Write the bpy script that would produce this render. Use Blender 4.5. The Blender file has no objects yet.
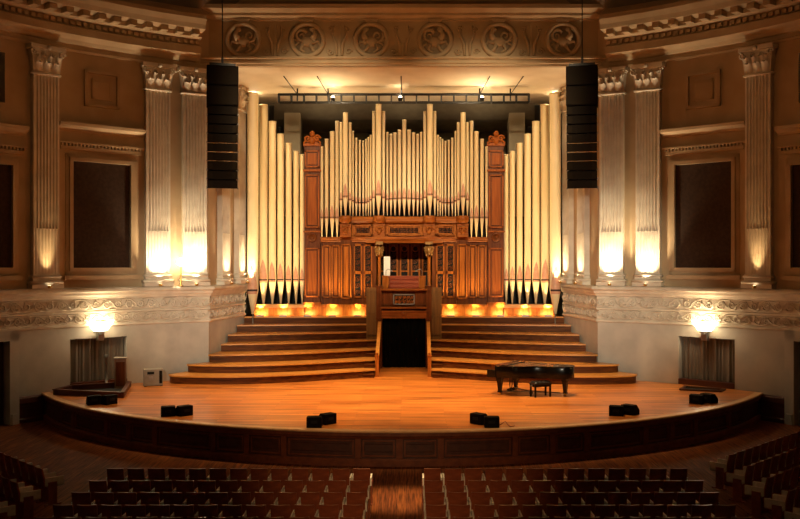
import bpy, bmesh, math, random
from mathutils import Vector, Matrix
random.seed(7)
PI = math.pi
sin, cos = math.sin, math.cos
COL = bpy.context.scene.collection
SC = bpy.context.scene

# ------------------------------------------------------------------ materials
MATS = {}
def mk(name, c1, c2=None, rough=.5, metal=0., scale=(3, 3, 3), detail=4, bump=0., bscale=20, spec=.5, coat=0., contrast=(.35, .65)):
    m = bpy.data.materials.new(name); m.use_nodes = True
    nt = m.node_tree; b = nt.nodes['Principled BSDF']
    b.inputs['Roughness'].default_value = rough; b.inputs['Metallic'].default_value = metal
    b.inputs['Specular IOR Level'].default_value = spec
    if coat: b.inputs['Coat Weight'].default_value = coat; b.inputs['Coat Roughness'].default_value = .08
    tc = nt.nodes.new('ShaderNodeTexCoord')
    if c2 is None:
        b.inputs['Base Color'].default_value = (*c1, 1)
    else:
        mp = nt.nodes.new('ShaderNodeMapping'); mp.inputs['Scale'].default_value = scale
        n = nt.nodes.new('ShaderNodeTexNoise'); n.inputs['Scale'].default_value = 1; n.inputs['Detail'].default_value = detail
        r = nt.nodes.new('ShaderNodeValToRGB')
        r.color_ramp.elements[0].position, r.color_ramp.elements[1].position = contrast
        r.color_ramp.elements[0].color = (*c1, 1); r.color_ramp.elements[1].color = (*c2, 1)
        nt.links.new(tc.outputs['Object'], mp.inputs['Vector']); nt.links.new(mp.outputs['Vector'], n.inputs['Vector'])
        nt.links.new(n.outputs['Fac'], r.inputs['Fac']); nt.links.new(r.outputs['Color'], b.inputs['Base Color'])
    if bump:
        n2 = nt.nodes.new('ShaderNodeTexNoise'); n2.inputs['Scale'].default_value = bscale; n2.inputs['Detail'].default_value = 5
        bp = nt.nodes.new('ShaderNodeBump'); bp.inputs['Strength'].default_value = bump; bp.inputs['Distance'].default_value = .010
        nt.links.new(tc.outputs['Object'], n2.inputs['Vector']); nt.links.new(n2.outputs['Fac'], bp.inputs['Height'])
        nt.links.new(bp.outputs['Normal'], b.inputs['Normal'])
    MATS[name] = m
    return m
def glow(name, col, strength):
    m = bpy.data.materials.new(name); m.use_nodes = True
    b = m.node_tree.nodes['Principled BSDF']
    b.inputs['Base Color'].default_value = (*col, 1)
    b.inputs['Emission Color'].default_value = (*col, 1); b.inputs['Emission Strength'].default_value = strength
    return m
def plank_mat(name, c1, c2, gap, rough, along='x', coat=.0):
    m = bpy.data.materials.new(name); m.use_nodes = True
    nt = m.node_tree; b = nt.nodes['Principled BSDF']; L = nt.links.new
    tc = nt.nodes.new('ShaderNodeTexCoord'); mp = nt.nodes.new('ShaderNodeMapping')
    if along == 'y': mp.inputs['Rotation'].default_value = (0, 0, PI/2)
    br = nt.nodes.new('ShaderNodeTexBrick')
    br.inputs['Color1'].default_value = (*c1, 1); br.inputs['Color2'].default_value = (*c2, 1)
    br.inputs['Mortar'].default_value = (*gap, 1); br.inputs['Scale'].default_value = 1
    br.inputs['Mortar Size'].default_value = .004; br.inputs['Brick Width'].default_value = 2.6; br.inputs['Row Height'].default_value = .2
    mp2 = nt.nodes.new('ShaderNodeMapping'); mp2.inputs['Scale'].default_value = (.45, 11, 1) if along == 'x' else (26, 1.2, 1)
    n = nt.nodes.new('ShaderNodeTexNoise'); n.inputs['Scale'].default_value = 1; n.inputs['Detail'].default_value = 5
    mx = nt.nodes.new('ShaderNodeMix'); mx.data_type = 'RGBA'; mx.blend_type = 'OVERLAY'; mx.inputs['Factor'].default_value = .95
    L(tc.outputs['Object'], mp.inputs['Vector']); L(mp.outputs['Vector'], br.inputs['Vector'])
    L(tc.outputs['Object'], mp2.inputs['Vector']); L(mp2.outputs['Vector'], n.inputs['Vector'])
    rp = nt.nodes.new('ShaderNodeValToRGB'); rp.color_ramp.elements[0].position, rp.color_ramp.elements[1].position = .33, .67
    rp.color_ramp.elements[0].color = (.18, .18, .18, 1); rp.color_ramp.elements[1].color = (.8, .8, .8, 1)
    L(n.outputs['Fac'], rp.inputs['Fac']); L(br.outputs['Color'], mx.inputs['A']); L(rp.outputs['Color'], mx.inputs['B']); L(mx.outputs['Result'], b.inputs['Base Color'])
    b.inputs['Roughness'].default_value = rough
    if coat: b.inputs['Coat Weight'].default_value = coat; b.inputs['Coat Roughness'].default_value = .2
    return m

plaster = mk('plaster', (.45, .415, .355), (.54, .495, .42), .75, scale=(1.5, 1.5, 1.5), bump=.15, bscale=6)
plaster_upper = mk('plaster_upper', (.42, .30, .17), (.49, .36, .215), .85, scale=(1.2, 1.2, 1.2), bump=.15, bscale=6)  # cream plaster, with the dim orange light up there put into its colour
marble = mk('marble', (.60, .52, .41), (.72, .65, .53), .5, scale=(2, 2, 2), detail=8, bump=.1, bscale=10)
frieze_back = mk('frieze_back', (.36, .30, .23), (.50, .43, .33), .8, scale=(6, 6, 6), bump=.4, bscale=14)
acoustic = mk('acoustic_cloth', (.035, .017, .009), (.055, .028, .014), .95, scale=(9, 9, 9), bump=.3, bscale=60)
wood = mk('case_wood', (.26, .070, .008), (.42, .128, .018), .42, scale=(14, 14, 1.0), spec=.3)
wood_dark = mk('case_wood_dark', (.10, .026, .006), (.17, .048, .010), .42, scale=(14, 14, 1.0))
wood_red = mk('tower_wood', (.25, .060, .007), (.37, .10, .014), .5, scale=(14, 14, 1.0), spec=.3)
wood_h = mk('rail_wood', (.20, .052, .008), (.33, .098, .015), .42, scale=(1.2, 14, 14))
riser_wood = mk('riser_wood', (.065, .018, .003), (.14, .042, .007), .55, scale=(.9, 9, 14), detail=6)  # darker than the treads: shade on the upright faces put into the colour
tread_wood = mk('tread_wood', (.52, .21, .035), (.68, .30, .065), .33, scale=(.9, 16, 9), detail=6)  # lightened: the light falling on treads from above is in this colour
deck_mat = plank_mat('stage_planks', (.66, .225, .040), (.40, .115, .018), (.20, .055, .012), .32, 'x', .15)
nosing_mat = mk('stage_nosing', (.62, .34, .15), (.72, .42, .2), .35, scale=(4, 4, 4))
fascia_mat = mk('stage_fascia', (.13, .032, .012), (.20, .055, .018), .4, scale=(6, 6, 6))
fascia_dark = mk('stage_panel', (.055, .015, .007), (.085, .024, .01), .5, scale=(6, 6, 6))
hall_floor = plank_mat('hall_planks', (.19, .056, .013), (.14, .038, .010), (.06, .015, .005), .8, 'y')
hall_floor.node_tree.nodes['Principled BSDF'].inputs['Specular IOR Level'].default_value = .15
olive_wood = mk('olive_wood', (.16, .070, .012), (.25, .115, .02), .45, scale=(14, 14, 1))
console_red = mk('console_red', (.20, .035, .018), (.30, .06, .028), .3, scale=(1, 12, 12), coat=.3)
pipe_gold = mk('pipe_gold', (.74, .60, .35), (.82, .69, .43), .36, scale=(3, 3, .5))
pipe_lip = mk('pipe_lip', (.52, .25, .15), (.60, .33, .2), .5, scale=(8, 8, 8))
slit = mk('mouth_slit', (.03, .008, .006), None, .7)
pipe_dark = mk('pipe_dark', (.018, .016, .013), None, .5)
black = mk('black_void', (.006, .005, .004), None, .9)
gilt = mk('gilt', (.24, .115, .03), (.34, .18, .05), .4, metal=.3, scale=(9, 9, 9))
steel = mk('steel', (.30, .29, .27), (.36, .35, .33), .4, metal=.8, scale=(5, 5, 5))
lacquer = mk('piano_lacquer', (.004, .0035, .003), None, .22, spec=.3)
leather = mk('black_leather', (.012, .011, .011), None, .35)
ivory = mk('ivory', (.7, .66, .56), None, .35)
brass = mk('brass', (.55, .36, .10), None, .3, metal=1)
speaker_black = mk('speaker_black', (.006, .004, .003), (.010, .007, .005), .8, spec=.08, scale=(30, 30, 30))
speaker_grille = mk('speaker_grille', (.010, .007, .004), (.016, .011, .007), .85, spec=.08, scale=(80, 80, 80))
truss_mat = mk('truss_black', (.005, .004, .003), None, .5)
curtain_dark = mk('black_curtain', (.003, .003, .003), (.007, .007, .0065), .95, spec=.05, scale=(30, 30, 2))
curtain_tan = mk('tan_curtain', (.20, .16, .12), (.27, .22, .165), .9, scale=(10, 10, 1))
seat_wood = mk('seat_wood', (.20, .045, .015), (.29, .07, .022), .5, scale=(3, 12, 12))
seat_edge = mk('seat_edge', (.26, .10, .05), None, .4)
seat_cloth = mk('seat_cloth', (.62, .54, .42), (.72, .64, .50), .9, scale=(20, 20, 20))
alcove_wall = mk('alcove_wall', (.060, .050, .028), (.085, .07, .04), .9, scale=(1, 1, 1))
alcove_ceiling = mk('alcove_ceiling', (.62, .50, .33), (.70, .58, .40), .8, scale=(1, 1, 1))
pier_mat = mk('pier_plaster', (.30, .25, .17), (.36, .30, .21), .9, scale=(1, 1, 1))
white_board = mk('white_board', (.82, .80, .74), None, .6)
cabinet_grey = mk('cabinet_grey', (.26, .24, .20), (.32, .29, .24), .6, scale=(4, 4, 4))
door_wood = mk('door_wood', (.07, .03, .013), (.10, .045, .02), .5, scale=(12, 12, 1))
skirt_wood = mk('skirt_wood', (.07, .018, .009), (.11, .028, .013), .45, scale=(1, 1, 9))
cable_red = mk('cable_red', (.22, .05, .03), None, .5)
dome_mat = mk('dome_plaster', (.20, .15, .10), (.25, .19, .13), .9, scale=(1, 1, 1))
lamp_glass = glow('sconce_glass', (1., .80, .48), 22)
bulb_glass = glow('bulb_glass', (1., .82, .52), 60)
foot_glass = glow('footlight_lens', (1., .72, .32), 25)
spot_glass = glow('spot_lens', (1., .85, .6), 12)
up_glass = glow('uplight_lens', (1., .80, .50), 12)

for m_ in (wood, wood_dark, wood_red, wood_h, riser_wood):
    m_.node_tree.nodes['Principled BSDF'].inputs['Specular IOR Level'].default_value = .14

# ------------------------------------------------------------------ mesh builder
class MB:
    def __init__(s): s.v = []; s.f = []; s.m = []; s.sm = []
    def add(s, vs, fs, mi=0, smooth=False, M=None):
        b = len(s.v)
        for p in vs:
            p = Vector(p)
            if M is not None: p = M @ p
            s.v.append(p)
        for f in fs:
            s.f.append([b+i for i in f]); s.m.append(mi); s.sm.append(smooth)
        return s
    def box(s, x0, x1, y0, y1, z0, z1, mi=0, M=None):
        vs = [(x, y, z) for x in (x0, x1) for y in (y0, y1) for z in (z0, z1)]
        return s.add(vs, [(0, 1, 3, 2), (4, 6, 7, 5), (0, 4, 5, 1), (2, 3, 7, 6), (0, 2, 6, 4), (1, 5, 7, 3)], mi, False, M)
    def prism(s, poly, z0, z1, mi=0, M=None, axis='z', smooth=False):
        n = len(poly)
        def P(a, b, c): return (a, b, c) if axis == 'z' else ((a, c, b) if axis == 'y' else (c, a, b))
        vs = [P(a, b, z0) for a, b in poly] + [P(a, b, z1) for a, b in poly]
        s.add(vs, [tuple(range(n)), tuple(range(n, 2*n))], mi, False, M)
        b = len(s.v)-2*n
        for i in range(n):
            j = (i+1) % n
            s.f.append([b+i, b+j, b+n+j, b+n+i]); s.m.append(mi); s.sm.append(smooth)
        return s
    def lathe(s, prof, x=0, y=0, n=16, mi=0, a0=0, a1=2*PI, M=None, smooth=True, cap=True):
        full = abs(a1-a0-2*PI) < 1e-6
        k = n if full else n+1
        vs = []; fs = []
        for r, z in prof:
            for i in range(k):
                a = a0+(a1-a0)*i/n
                vs.append((x+r*cos(a), y+r*sin(a), z))
        for j in range(len(prof)-1):
            for i in range(n):
                i2 = (i+1) % k
                fs.append((j*k+i, j*k+i2, (j+1)*k+i2, (j+1)*k+i))
        s.add(vs, fs, mi, smooth, M)
        if cap and full:
            b = len(s.v)-len(vs)
            for j in (0, len(prof)-1):
                if prof[j][0] > 1e-5:
                    s.f.append([b+j*k+i for i in range(k)]); s.m.append(mi); s.sm.append(False)
        return s
    def tube(s, pts, r, n=6, mi=0, closed=False, M=None, cap=True, smooth=True):
        pts = [Vector(p) for p in pts]; N = len(pts); vs = []; fs = []
        up = Vector((.13, .31, .94)); prev = None
        for i in range(N):
            if closed: t = pts[(i+1) % N]-pts[i-1]
            else: t = pts[min(i+1, N-1)]-pts[max(i-1, 0)]
            t.normalize()
            if prev is None:
                a = t.cross(up)
                if a.length < .2: a = t.cross(Vector((1, 0, 0)))
            else: a = prev-t*prev.dot(t)
            a.normalize(); b = t.cross(a); prev = a
            rr = r[i] if isinstance(r, (list, tuple)) else r
            for k in range(n):
                q = 2*PI*k/n
                vs.append(pts[i]+a*rr*cos(q)+b*rr*sin(q))
        for i in range(N if closed else N-1):
            for k in range(n):
                j = (i+1) % N
                fs.append((i*n+k, i*n+(k+1) % n, j*n+(k+1) % n, j*n+k))
        s.add(vs, fs, mi, smooth, M)
        if cap and not closed:
            b = len(s.v)-len(vs)
            for q in (0, (N-1)*n): s.f.append([b+q+k for k in range(n)]); s.m.append(mi); s.sm.append(False)
        return s
    def sweep(s, path, prof, mi=0, side=1, closed_prof=False, smooth=False, caps=True):
        """plan path [(x,y)], profile [(offset to the room side, z)]"""
        N = len(path); K = len(prof); vs = []; fs = []
        nr = []
        for i in range(N-1):
            dx, dy = path[i+1][0]-path[i][0], path[i+1][1]-path[i][1]; l = math.hypot(dx, dy) or 1
            nr.append((dy/l*side, -dx/l*side))
        for i in range(N):
            a = nr[max(i-1, 0)]; b = nr[min(i, N-2)]
            mx, my = a[0]+b[0], a[1]+b[1]; l = math.hypot(mx, my); mx /= l; my /= l
            k = 1/max(.35, mx*a[0]+my*a[1])
            for o, z in prof: vs.append((path[i][0]+mx*o*k, path[i][1]+my*o*k, z))
        for i in range(N-1):
            for j in range(K if closed_prof else K-1):
                j2 = (j+1) % K
                fs.append((i*K+j, i*K+j2, (i+1)*K+j2, (i+1)*K+j))
        s.add(vs, fs, mi, smooth)
        if caps:
            b = len(s.v)-len(vs)
            for q in (0, (N-1)*K): s.f.append([b+q+j for j in range(K)]); s.m.append(mi); s.sm.append(False)
        return s
    def sphere(s, c, r, n=10, mi=0, sc=(1, 1, 1), M=None):
        prof = [(r*sin(PI*j/(n//2+1)), -r*cos(PI*j/(n//2+1))) for j in range(n//2+2)]
        T = Matrix.Translation(c) @ Matrix.Diagonal((*sc, 1))
        return s.lathe([(max(a, 1e-4), b) for a, b in prof], n=n, mi=mi, M=(M @ T if M is not None else T), cap=False)
    def build(s, name, mats, parent=None, bevel=0, recalc=True):
        me = bpy.data.meshes.new(name)
        me.from_pydata([tuple(p) for p in s.v], [], s.f)
        if not isinstance(mats, (list, tuple)): mats = [mats]
        for m in mats: me.materials.append(m)
        for p, mi, sm in zip(me.polygons, s.m, s.sm): p.material_index = mi; p.use_smooth = sm
        if recalc:
            bm = bmesh.new(); bm.from_mesh(me)
            bmesh.ops.recalc_face_normals(bm, faces=bm.faces[:]); bm.to_mesh(me); bm.free()
        o = bpy.data.objects.new(name, me); COL.objects.link(o)
        if parent is not None: o.parent = parent
        if bevel:
            bv = o.modifiers.new('bevel', 'BEVEL'); bv.width = bevel; bv.segments = 2; bv.limit_method = 'ANGLE'
        return o
def tag(o, label, cat, group=None):
    o['label'] = label; o['category'] = cat
    if group: o['group'] = group
    return o
def thing(name, label, cat, loc=(0, 0, 0), rz=0, group=None):
    o = bpy.data.objects.new(name, None); COL.objects.link(o)
    o.empty_display_size = .2; o.location = loc; o.rotation_euler = (0, 0, rz)
    return tag(o, label, cat, group)
def struct(mb, name, mats, **k):
    o = mb.build(name, mats, **k); o['kind'] = 'structure'; return o
def kids(o): return [c for c in COL.objects if c.parent == o]
KID = {}
def copy_tree(root, kidmap, loc, rz, label=None, group=None):
    r = root.copy(); COL.objects.link(r); r.location = loc; r.rotation_euler = (0, 0, rz)
    if label: r['label'] = label
    if group: r['group'] = group
    def rec(src, dst):
        for ch in kidmap.get(src.name, ()):
            c = ch.copy(); COL.objects.link(c); c.parent = dst; rec(ch, c)
    rec(root, r)
    return r
def kidmap_of(root):
    m = {}
    def rec(o):
        m[o.name] = kids(o)
        for c in m[o.name]: rec(c)
    rec(root); return m
def spiral(cx, cz, r, turns=1.6, n=18, flip=1, y=0, start=0):
    out = []
    for i in range(n+1):
        t = i/n; a = start+flip*turns*2*PI*t; q = r*(1-.86*t)
        out.append((cx+q*cos(a), y, cz+q*sin(a)))
    return out
def curl_panel(mb, x0, x1, z0, z1, y, mi=0, cell=.3, r=.018):
    """pierced carving: rows of facing scrolls with leaf tips"""
    nx = max(1, round((x1-x0)/cell)); nz = max(1, round((z1-z0)/cell))
    dx, dz = (x1-x0)/nx, (z1-z0)/nz
    for i in range(nx):
        for j in range(nz):
            cx, cz = x0+dx*(i+.5), z0+dz*(j+.5); q = .46*min(dx, dz)
            mb.tube(spiral(cx, cz, q, 1.5, 14, 1 if (i+j) % 2 else -1, y, start=(i*1.7+j*2.3)), r, 4, mi)
            mb.tube([(cx-dx*.48, y, cz-dz*.4), (cx-dx*.2, y-.01, cz-dz*.46), (cx+dx*.2, y, cz-dz*.3), (cx+dx*.47, y, cz+dz*.4)], r*.9, 4, mi)
            mb.sphere((cx, y-.01, cz), r*1.7, 6, mi)
    return mb

# ------------------------------------------------------------------ measured frame of the hall
CX, CZ, F = .326, 5.45, 885.            # camera position and focal length in pixels
R, YC = 16.35, 19.9                     # the rotunda wall
STAGE = .95
def X(px, d): return CX+(px-411.6)/F*d
def Z(py, d): return CZ+(262-py)/F*d
def ang(px):
    """angle on the rotunda wall seen at a column of the photograph"""
    k = (px-411.6)/F
    a = 1+k*k; b = 2*(k*CX-YC); c = CX*CX+YC*YC-R*R
    d = (-b+math.sqrt(b*b-4*a*c))/(2*a)
    return math.atan2(CX+k*d, d-YC), d
def at(th, r=R): return (r*sin(th), YC+r*cos(th))
CORNER = math.asin(7.56/R)
REV0, REV1 = (7.56, YC+math.sqrt(R*R-7.56**2)), (6.98, 38.6)

# ------------------------------------------------------------------ rotunda walls
TH_END = math.radians(112)
hA, dA = ang(70); hB, dB = ang(127)
dD = ang(8)[1]
holes = [  # (theta0, theta1, z0, z1) as absolute angles
    (abs(hB), abs(hA), STAGE, Z(338, 31.9)),
    (abs(ang(8)[0]), abs(ang(-32)[0]), 0, Z(341, dD)),
    (abs(ang(5)[0]), abs(ang(-40)[0]), Z(102, 29.4), Z(52, 29.4)),
]
WALL_TOP = 16.6
def make_wall(sg, name):
    mb = MB()
    ths = set(); t = CORNER
    while t < TH_END: ths.add(round(t, 5)); t += math.radians(2)
    ths.add(round(TH_END, 5))
    zs = {0., STAGE, 4.4, WALL_TOP}
    for a, b, z0, z1 in holes: ths |= {round(a, 5), round(b, 5)}; zs |= {z0, z1}
    ths = sorted(ths); zs = sorted(zs)
    def inh(a, z): return any(h[0] < a < h[1] and h[2] < z < h[3] for h in holes)
    for i in range(len(ths)-1):
        for j in range(len(zs)-1):
            if inh((ths[i]+ths[i+1])/2, (zs[j]+zs[j+1])/2): continue
            p = [at(ths[i]), at(ths[i+1])]
            mb.add([(sg*p[0][0], p[0][1], zs[j]), (sg*p[1][0], p[1][1], zs[j]), (sg*p[1][0], p[1][1], zs[j+1]), (sg*p[0][0], p[0][1], zs[j+1])],
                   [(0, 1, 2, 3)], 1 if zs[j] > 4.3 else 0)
    for a, b, z0, z1 in holes:      # reveals and back of each opening
        n = 6; r2 = R+.55
        for i in range(n):
            t0, t1 = a+(b-a)*i/n, a+(b-a)*(i+1)/n
            q = [at(t0), at(t1), at(t0, r2), at(t1, r2)]
            mb.add([(sg*q[2][0], q[2][1], z0), (sg*q[3][0], q[3][1], z0), (sg*q[3][0], q[3][1], z1), (sg*q[2][0], q[2][1], z1)], [(0, 1, 2, 3)], 2)
            for z in (z0, z1):
                mb.add([(sg*q[0][0], q[0][1], z), (sg*q[1][0], q[1][1], z), (sg*q[3][0], q[3][1], z), (sg*q[2][0], q[2][1], z)], [(0, 1, 2, 3)], 0)
        for t in (a, b):
            q = [at(t), at(t, r2)]
            mb.add([(sg*q[0][0], q[0][1], z0), (sg*q[1][0], q[1][1], z0), (sg*q[1][0], q[1][1], z1), (sg*q[0][0], q[0][1], z1)], [(0, 1, 2, 3)], 0)
    # splayed reveal of the organ recess
    for z0, z1, mi in ((0, 4.4, 0), (4.4, 13.05, 1)):
        mb.add([(sg*REV0[0], REV0[1], z0), (sg*REV1[0], REV1[1], z0), (sg*REV1[0], REV1[1], z1), (sg*REV0[0], REV0[1], z1)], [(0, 1, 2, 3)], mi)
        mb.add([(sg*REV1[0], REV1[1], z0), (sg*(REV1[0]+.8), REV1[1]+.05, z0), (sg*(REV1[0]+.8), REV1[1]+.05, z1), (sg*REV1[0], REV1[1], z1)], [(0, 1, 2, 3)], mi)
    return struct(mb, name, [plaster, plaster_upper, black], recalc=False)
make_wall(-1, 'wall_left'); make_wall(1, 'wall_right')

# plan path along the dado and cornice
def wall_path(sg, th1=TH_END, reveal=True, th0=CORNER, step=2.):
    n = int((th1-th0)/math.radians(step)); p = [at(th1+(th0-th1)*i/n) for i in range(n+1)]
    if reveal: p += [REV1]
    return [(sg*x, y) for x, y in p]
DADO = [(-.02, 3.12), (.05, 3.12), (.09, 3.15), (.09, 3.20), (.05, 3.24), (.03, 3.25), (.03, 3.60), (.08, 3.62), (.08, 3.68), (.04, 3.71), (.04, 4.12),
        (.10, 4.14), (.12, 4.20), (.18, 4.26), (.20, 4.34), (.30, 4.40), (.30, 4.47), (.26, 4.52), (-.02, 4.54)]
for sg, nm in ((-1, 'left'), (1, 'right')):
    path = wall_path(sg)
    # sweep with frieze bands darker
    mb = MB(); K = len(DADO)
    mb.sweep(path, DADO, 0, side=sg*-1 if sg < 0 else -1, caps=False) if False else mb.sweep(path, DADO, 0, side=(1 if sg < 0 else -1), caps=False)
    for fi in range(len(mb.f)):
        j = fi % (K-1)
        if j in (6, 10): mb.m[fi] = 1
    struct(mb, f'trim_dado_{nm}', [marble, frieze_back])
    # scroll carving of the two frieze bands
    mb = MB()
    segs = [(path[i], path[i+1]) for i in range(len(path)-1)]
    def emit(px_, py_, tx, ty, nx, ny, zc, h, k):
        Mx = Matrix(((tx, -nx, 0, px_), (ty, -ny, 0, py_), (0, 0, 1, 0), (0, 0, 0, 1)))
        fl = 1 if k % 2 else -1
        q = h*.40
        mb.tube(spiral(0, zc, q, 1.5, 12, fl, -.025, start=.4*fl+PI*(k % 2)), [.030-.0012*i for i in range(13)], 4, 0, M=Mx)
        mb.tube([(-.34, -.02, zc-fl*h*.42), (-.14, -.03, zc-fl*h*.46), (.06, -.02, zc-fl*h*.40), (.24, -.03, zc-fl*h*.05), (.33, -.02, zc+fl*h*.42)], [.016, .022, .024, .022, .012], 4, 0, M=Mx)
        for a in (.6, 1.9, 3.4, 5.0):
            c0, s0 = cos(a+k), sin(a+k)
            mb.tube([(q*.9*c0, -.02, zc+q*.9*s0), (q*1.18*c0-.02*s0, -.03, zc+min(.46*h, max(-.46*h, q*1.22*s0)))], [.026, .006], 4, 0, M=Mx)
    for zc, h, off, pitch in ((3.425, .34, .03, .36), (3.915, .40, .04, .42)):
        acc = 0; k = 0
        for (a, b) in segs:
            l = math.hypot(b[0]-a[0], b[1]-a[1]); tx, ty = (b[0]-a[0])/l, (b[1]-a[1])/l
            nx, ny = (ty, -tx) if sg < 0 else (-ty, tx)
            if a[1] < 26: acc = 0; continue
            while acc < l:
                emit(a[0]+tx*acc+nx*off, a[1]+ty*acc+ny*off, tx, ty, nx, ny, zc, h, k); acc += pitch; k += 1
            acc -= l
    struct(mb, f'trim_frieze_{nm}', marble, recalc=False)
    # main cornice with dentils and modillions
    p2 = wall_path(sg, reveal=False, th0=math.asin(7.95/R))
    CORN = [(-.02, 12.90), (.06, 12.90), (.08, 12.98), (.04, 13.01), (.04, 13.14), (.16, 13.16), (.24, 13.26), (.38, 13.34), (.46, 13.40), (.46, 13.66), (.36, 13.72), (.30, 13.76),
            (.30, 13.92), (.55, 13.96), (.62, 14.00), (.62, 14.16), (1.05, 14.2), (1.10, 14.36), (1.2, 14.55), (1.2, 14.7), (.5, 15.1), (-.02, 15.1)]
    mb = MB(); mb.sweep(p2, CORN, 0, side=(1 if sg < 0 else -1))
    struct(mb, f'trim_cornice_{nm}', plaster_upper)
    mb = MB()
    for (zz0, zz1, o0, o1, w, pitch) in ((13.76, 13.9, .28, .42, .13, .24), (13.99, 14.18, .5, 1.0, .26, .62)):
        acc = 0
        for i in range(len(p2)-1):
            a, b = p2[i], p2[i+1]; l = math.hypot(b[0]-a[0], b[1]-a[1]); tx, ty = (b[0]-a[0])/l, (b[1]-a[1])/l
            nx, ny = (ty, -tx) if sg < 0 else (-ty, tx)
            if a[1] < 25: continue
            while acc < l:
                Mx = Matrix(((tx, -nx, 0, a[0]+tx*acc), (ty, -ny, 0, a[1]+ty*acc), (0, 0, 1, 0), (0, 0, 0, 1)))
                mb.box(-w/2, w/2, -o1, -o0, zz0, zz1, M=Mx); acc += pitch
            acc -= l
    struct(mb, f'trim_modillions_{nm}', plaster_upper)
    # dark panelled skirting beside the stage
    mb = MB()
    a0, a1 = abs(ang(17)[0]), abs(ang(44)[0])
    pp = [(sg*x, y) for x, y in [at(a0+(a1-a0)*i/5) for i in range(6)]]
    mb.sweep(pp, [(-.02, 0), (.09, 0), (.09, .12), (.05, .16), (.05, .62), (.08, .66), (.08, .82), (.05, .88), (-.02, .9)], 0, side=(1 if sg < 0 else -1))
    struct(mb, f'baseboard_{nm}', skirt_wood)

# hall floor, upper drum, ceiling
mb = MB(); n = 48
mb.add([(R*1.25*cos(2*PI*i/n), YC+R*1.25*sin(2*PI*i/n), 0) for i in range(n)], [tuple(range(n))])
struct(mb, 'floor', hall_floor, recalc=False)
mb = MB()
prof = [(R-.2, 15.0), (R-.6, 15.8), (R-2.2, 17.6), (R-5, 19.6), (R-9, 21.0), (R-13, 21.6), (.02, 21.8)]
mb.lathe(prof, 0, YC, 64, 0, smooth=True, cap=False)
struct(mb, 'ceiling_dome', dome_mat)

# proscenium header with mouldings
HY = REV0[1]
mb = MB()
mb.box(-9.0, 9.0, HY, HY+.5, 13.05, 16.2)
hp = [(-8.0, HY), (8.0, HY)]
mb.sweep(hp, [(-.02, 13.05), (.10, 13.05), (.10, 13.12), (.16, 13.15), (.16, 13.24), (.12, 13.28), (.20, 13.33), (.20, 13.40), (.05, 13.44), (-.02, 13.44)], 0, side=1)
mb.sweep(hp, [(-.02, 14.80), (.10, 14.82), (.10, 14.90), (.22, 14.98), (.22, 15.08), (.45, 15.2), (.45, 15.35), (-.02, 15.4)], 0, side=1)
struct(mb, 'wall_proscenium_header', plaster_upper)
# pairs of narrow leaf stems between the roundels, part of the header
mb = MB()
for cx in (-4.97, -2.48, 0, 2.48, 4.97):
    for s in (-1, 1):
        mb.tube([(cx+s*.1, HY-.05, 13.47), (cx+s*.12, HY-.06, 13.9), (cx+s*.28, HY-.05, 14.3), (cx+s*.2, HY-.04, 14.62)], [.05, .07, .05, .02], 6)
        mb.tube(spiral(cx+s*.36, 13.62, .14, 1.3, 12, s, HY-.05), .035, 5)
        mb.tube(spiral(cx+s*.30, 14.5, .10, 1.2, 10, -s, HY-.05), .028, 5)
    mb.box(cx-.05, cx+.05, HY-.06, HY, 13.44, 14.7)
struct(mb, 'trim_header_leaves', plaster_upper)

# organ recess shell
mb = MB()
mb.add([(-9, HY+.02, 13.06), (9, HY+.02, 13.06), (9, 40.3, 12.70), (-9, 40.3, 12.70)], [(0, 1, 2, 3)])
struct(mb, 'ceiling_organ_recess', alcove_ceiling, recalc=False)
mb = MB(); mb.box(-9, 9, 43, 43.2, 0, 13)
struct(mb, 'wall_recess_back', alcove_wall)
for sg, nm in ((-1, 'left'), (1, 'right')):
    mb = MB(); mb.box(min(sg*7.78, sg*8.0), max(sg*7.78, sg*8.0), 38.66, 43, 0, 13)
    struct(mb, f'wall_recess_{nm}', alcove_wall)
    mb = MB(); a, b = sorted((sg*5.56, sg*4.82)); mb.box(a, b, 40.9, 41.6, 3.0, 12.4)
    struct(mb, f'wall_recess_pier_{nm}', pier_mat)
# dark bulkhead beam deep in the recess
mb = MB(); mb.prism([(40.3, 12.72), (43, 12.94), (43, 11.75), (42.4, 11.8), (41.3, 12.1)], -7.7, 7.7, axis='x')
struct(mb, 'ceiling_bulkhead', mk('bulkhead', (.16, .13, .085), (.20, .165, .11), .9))

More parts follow.
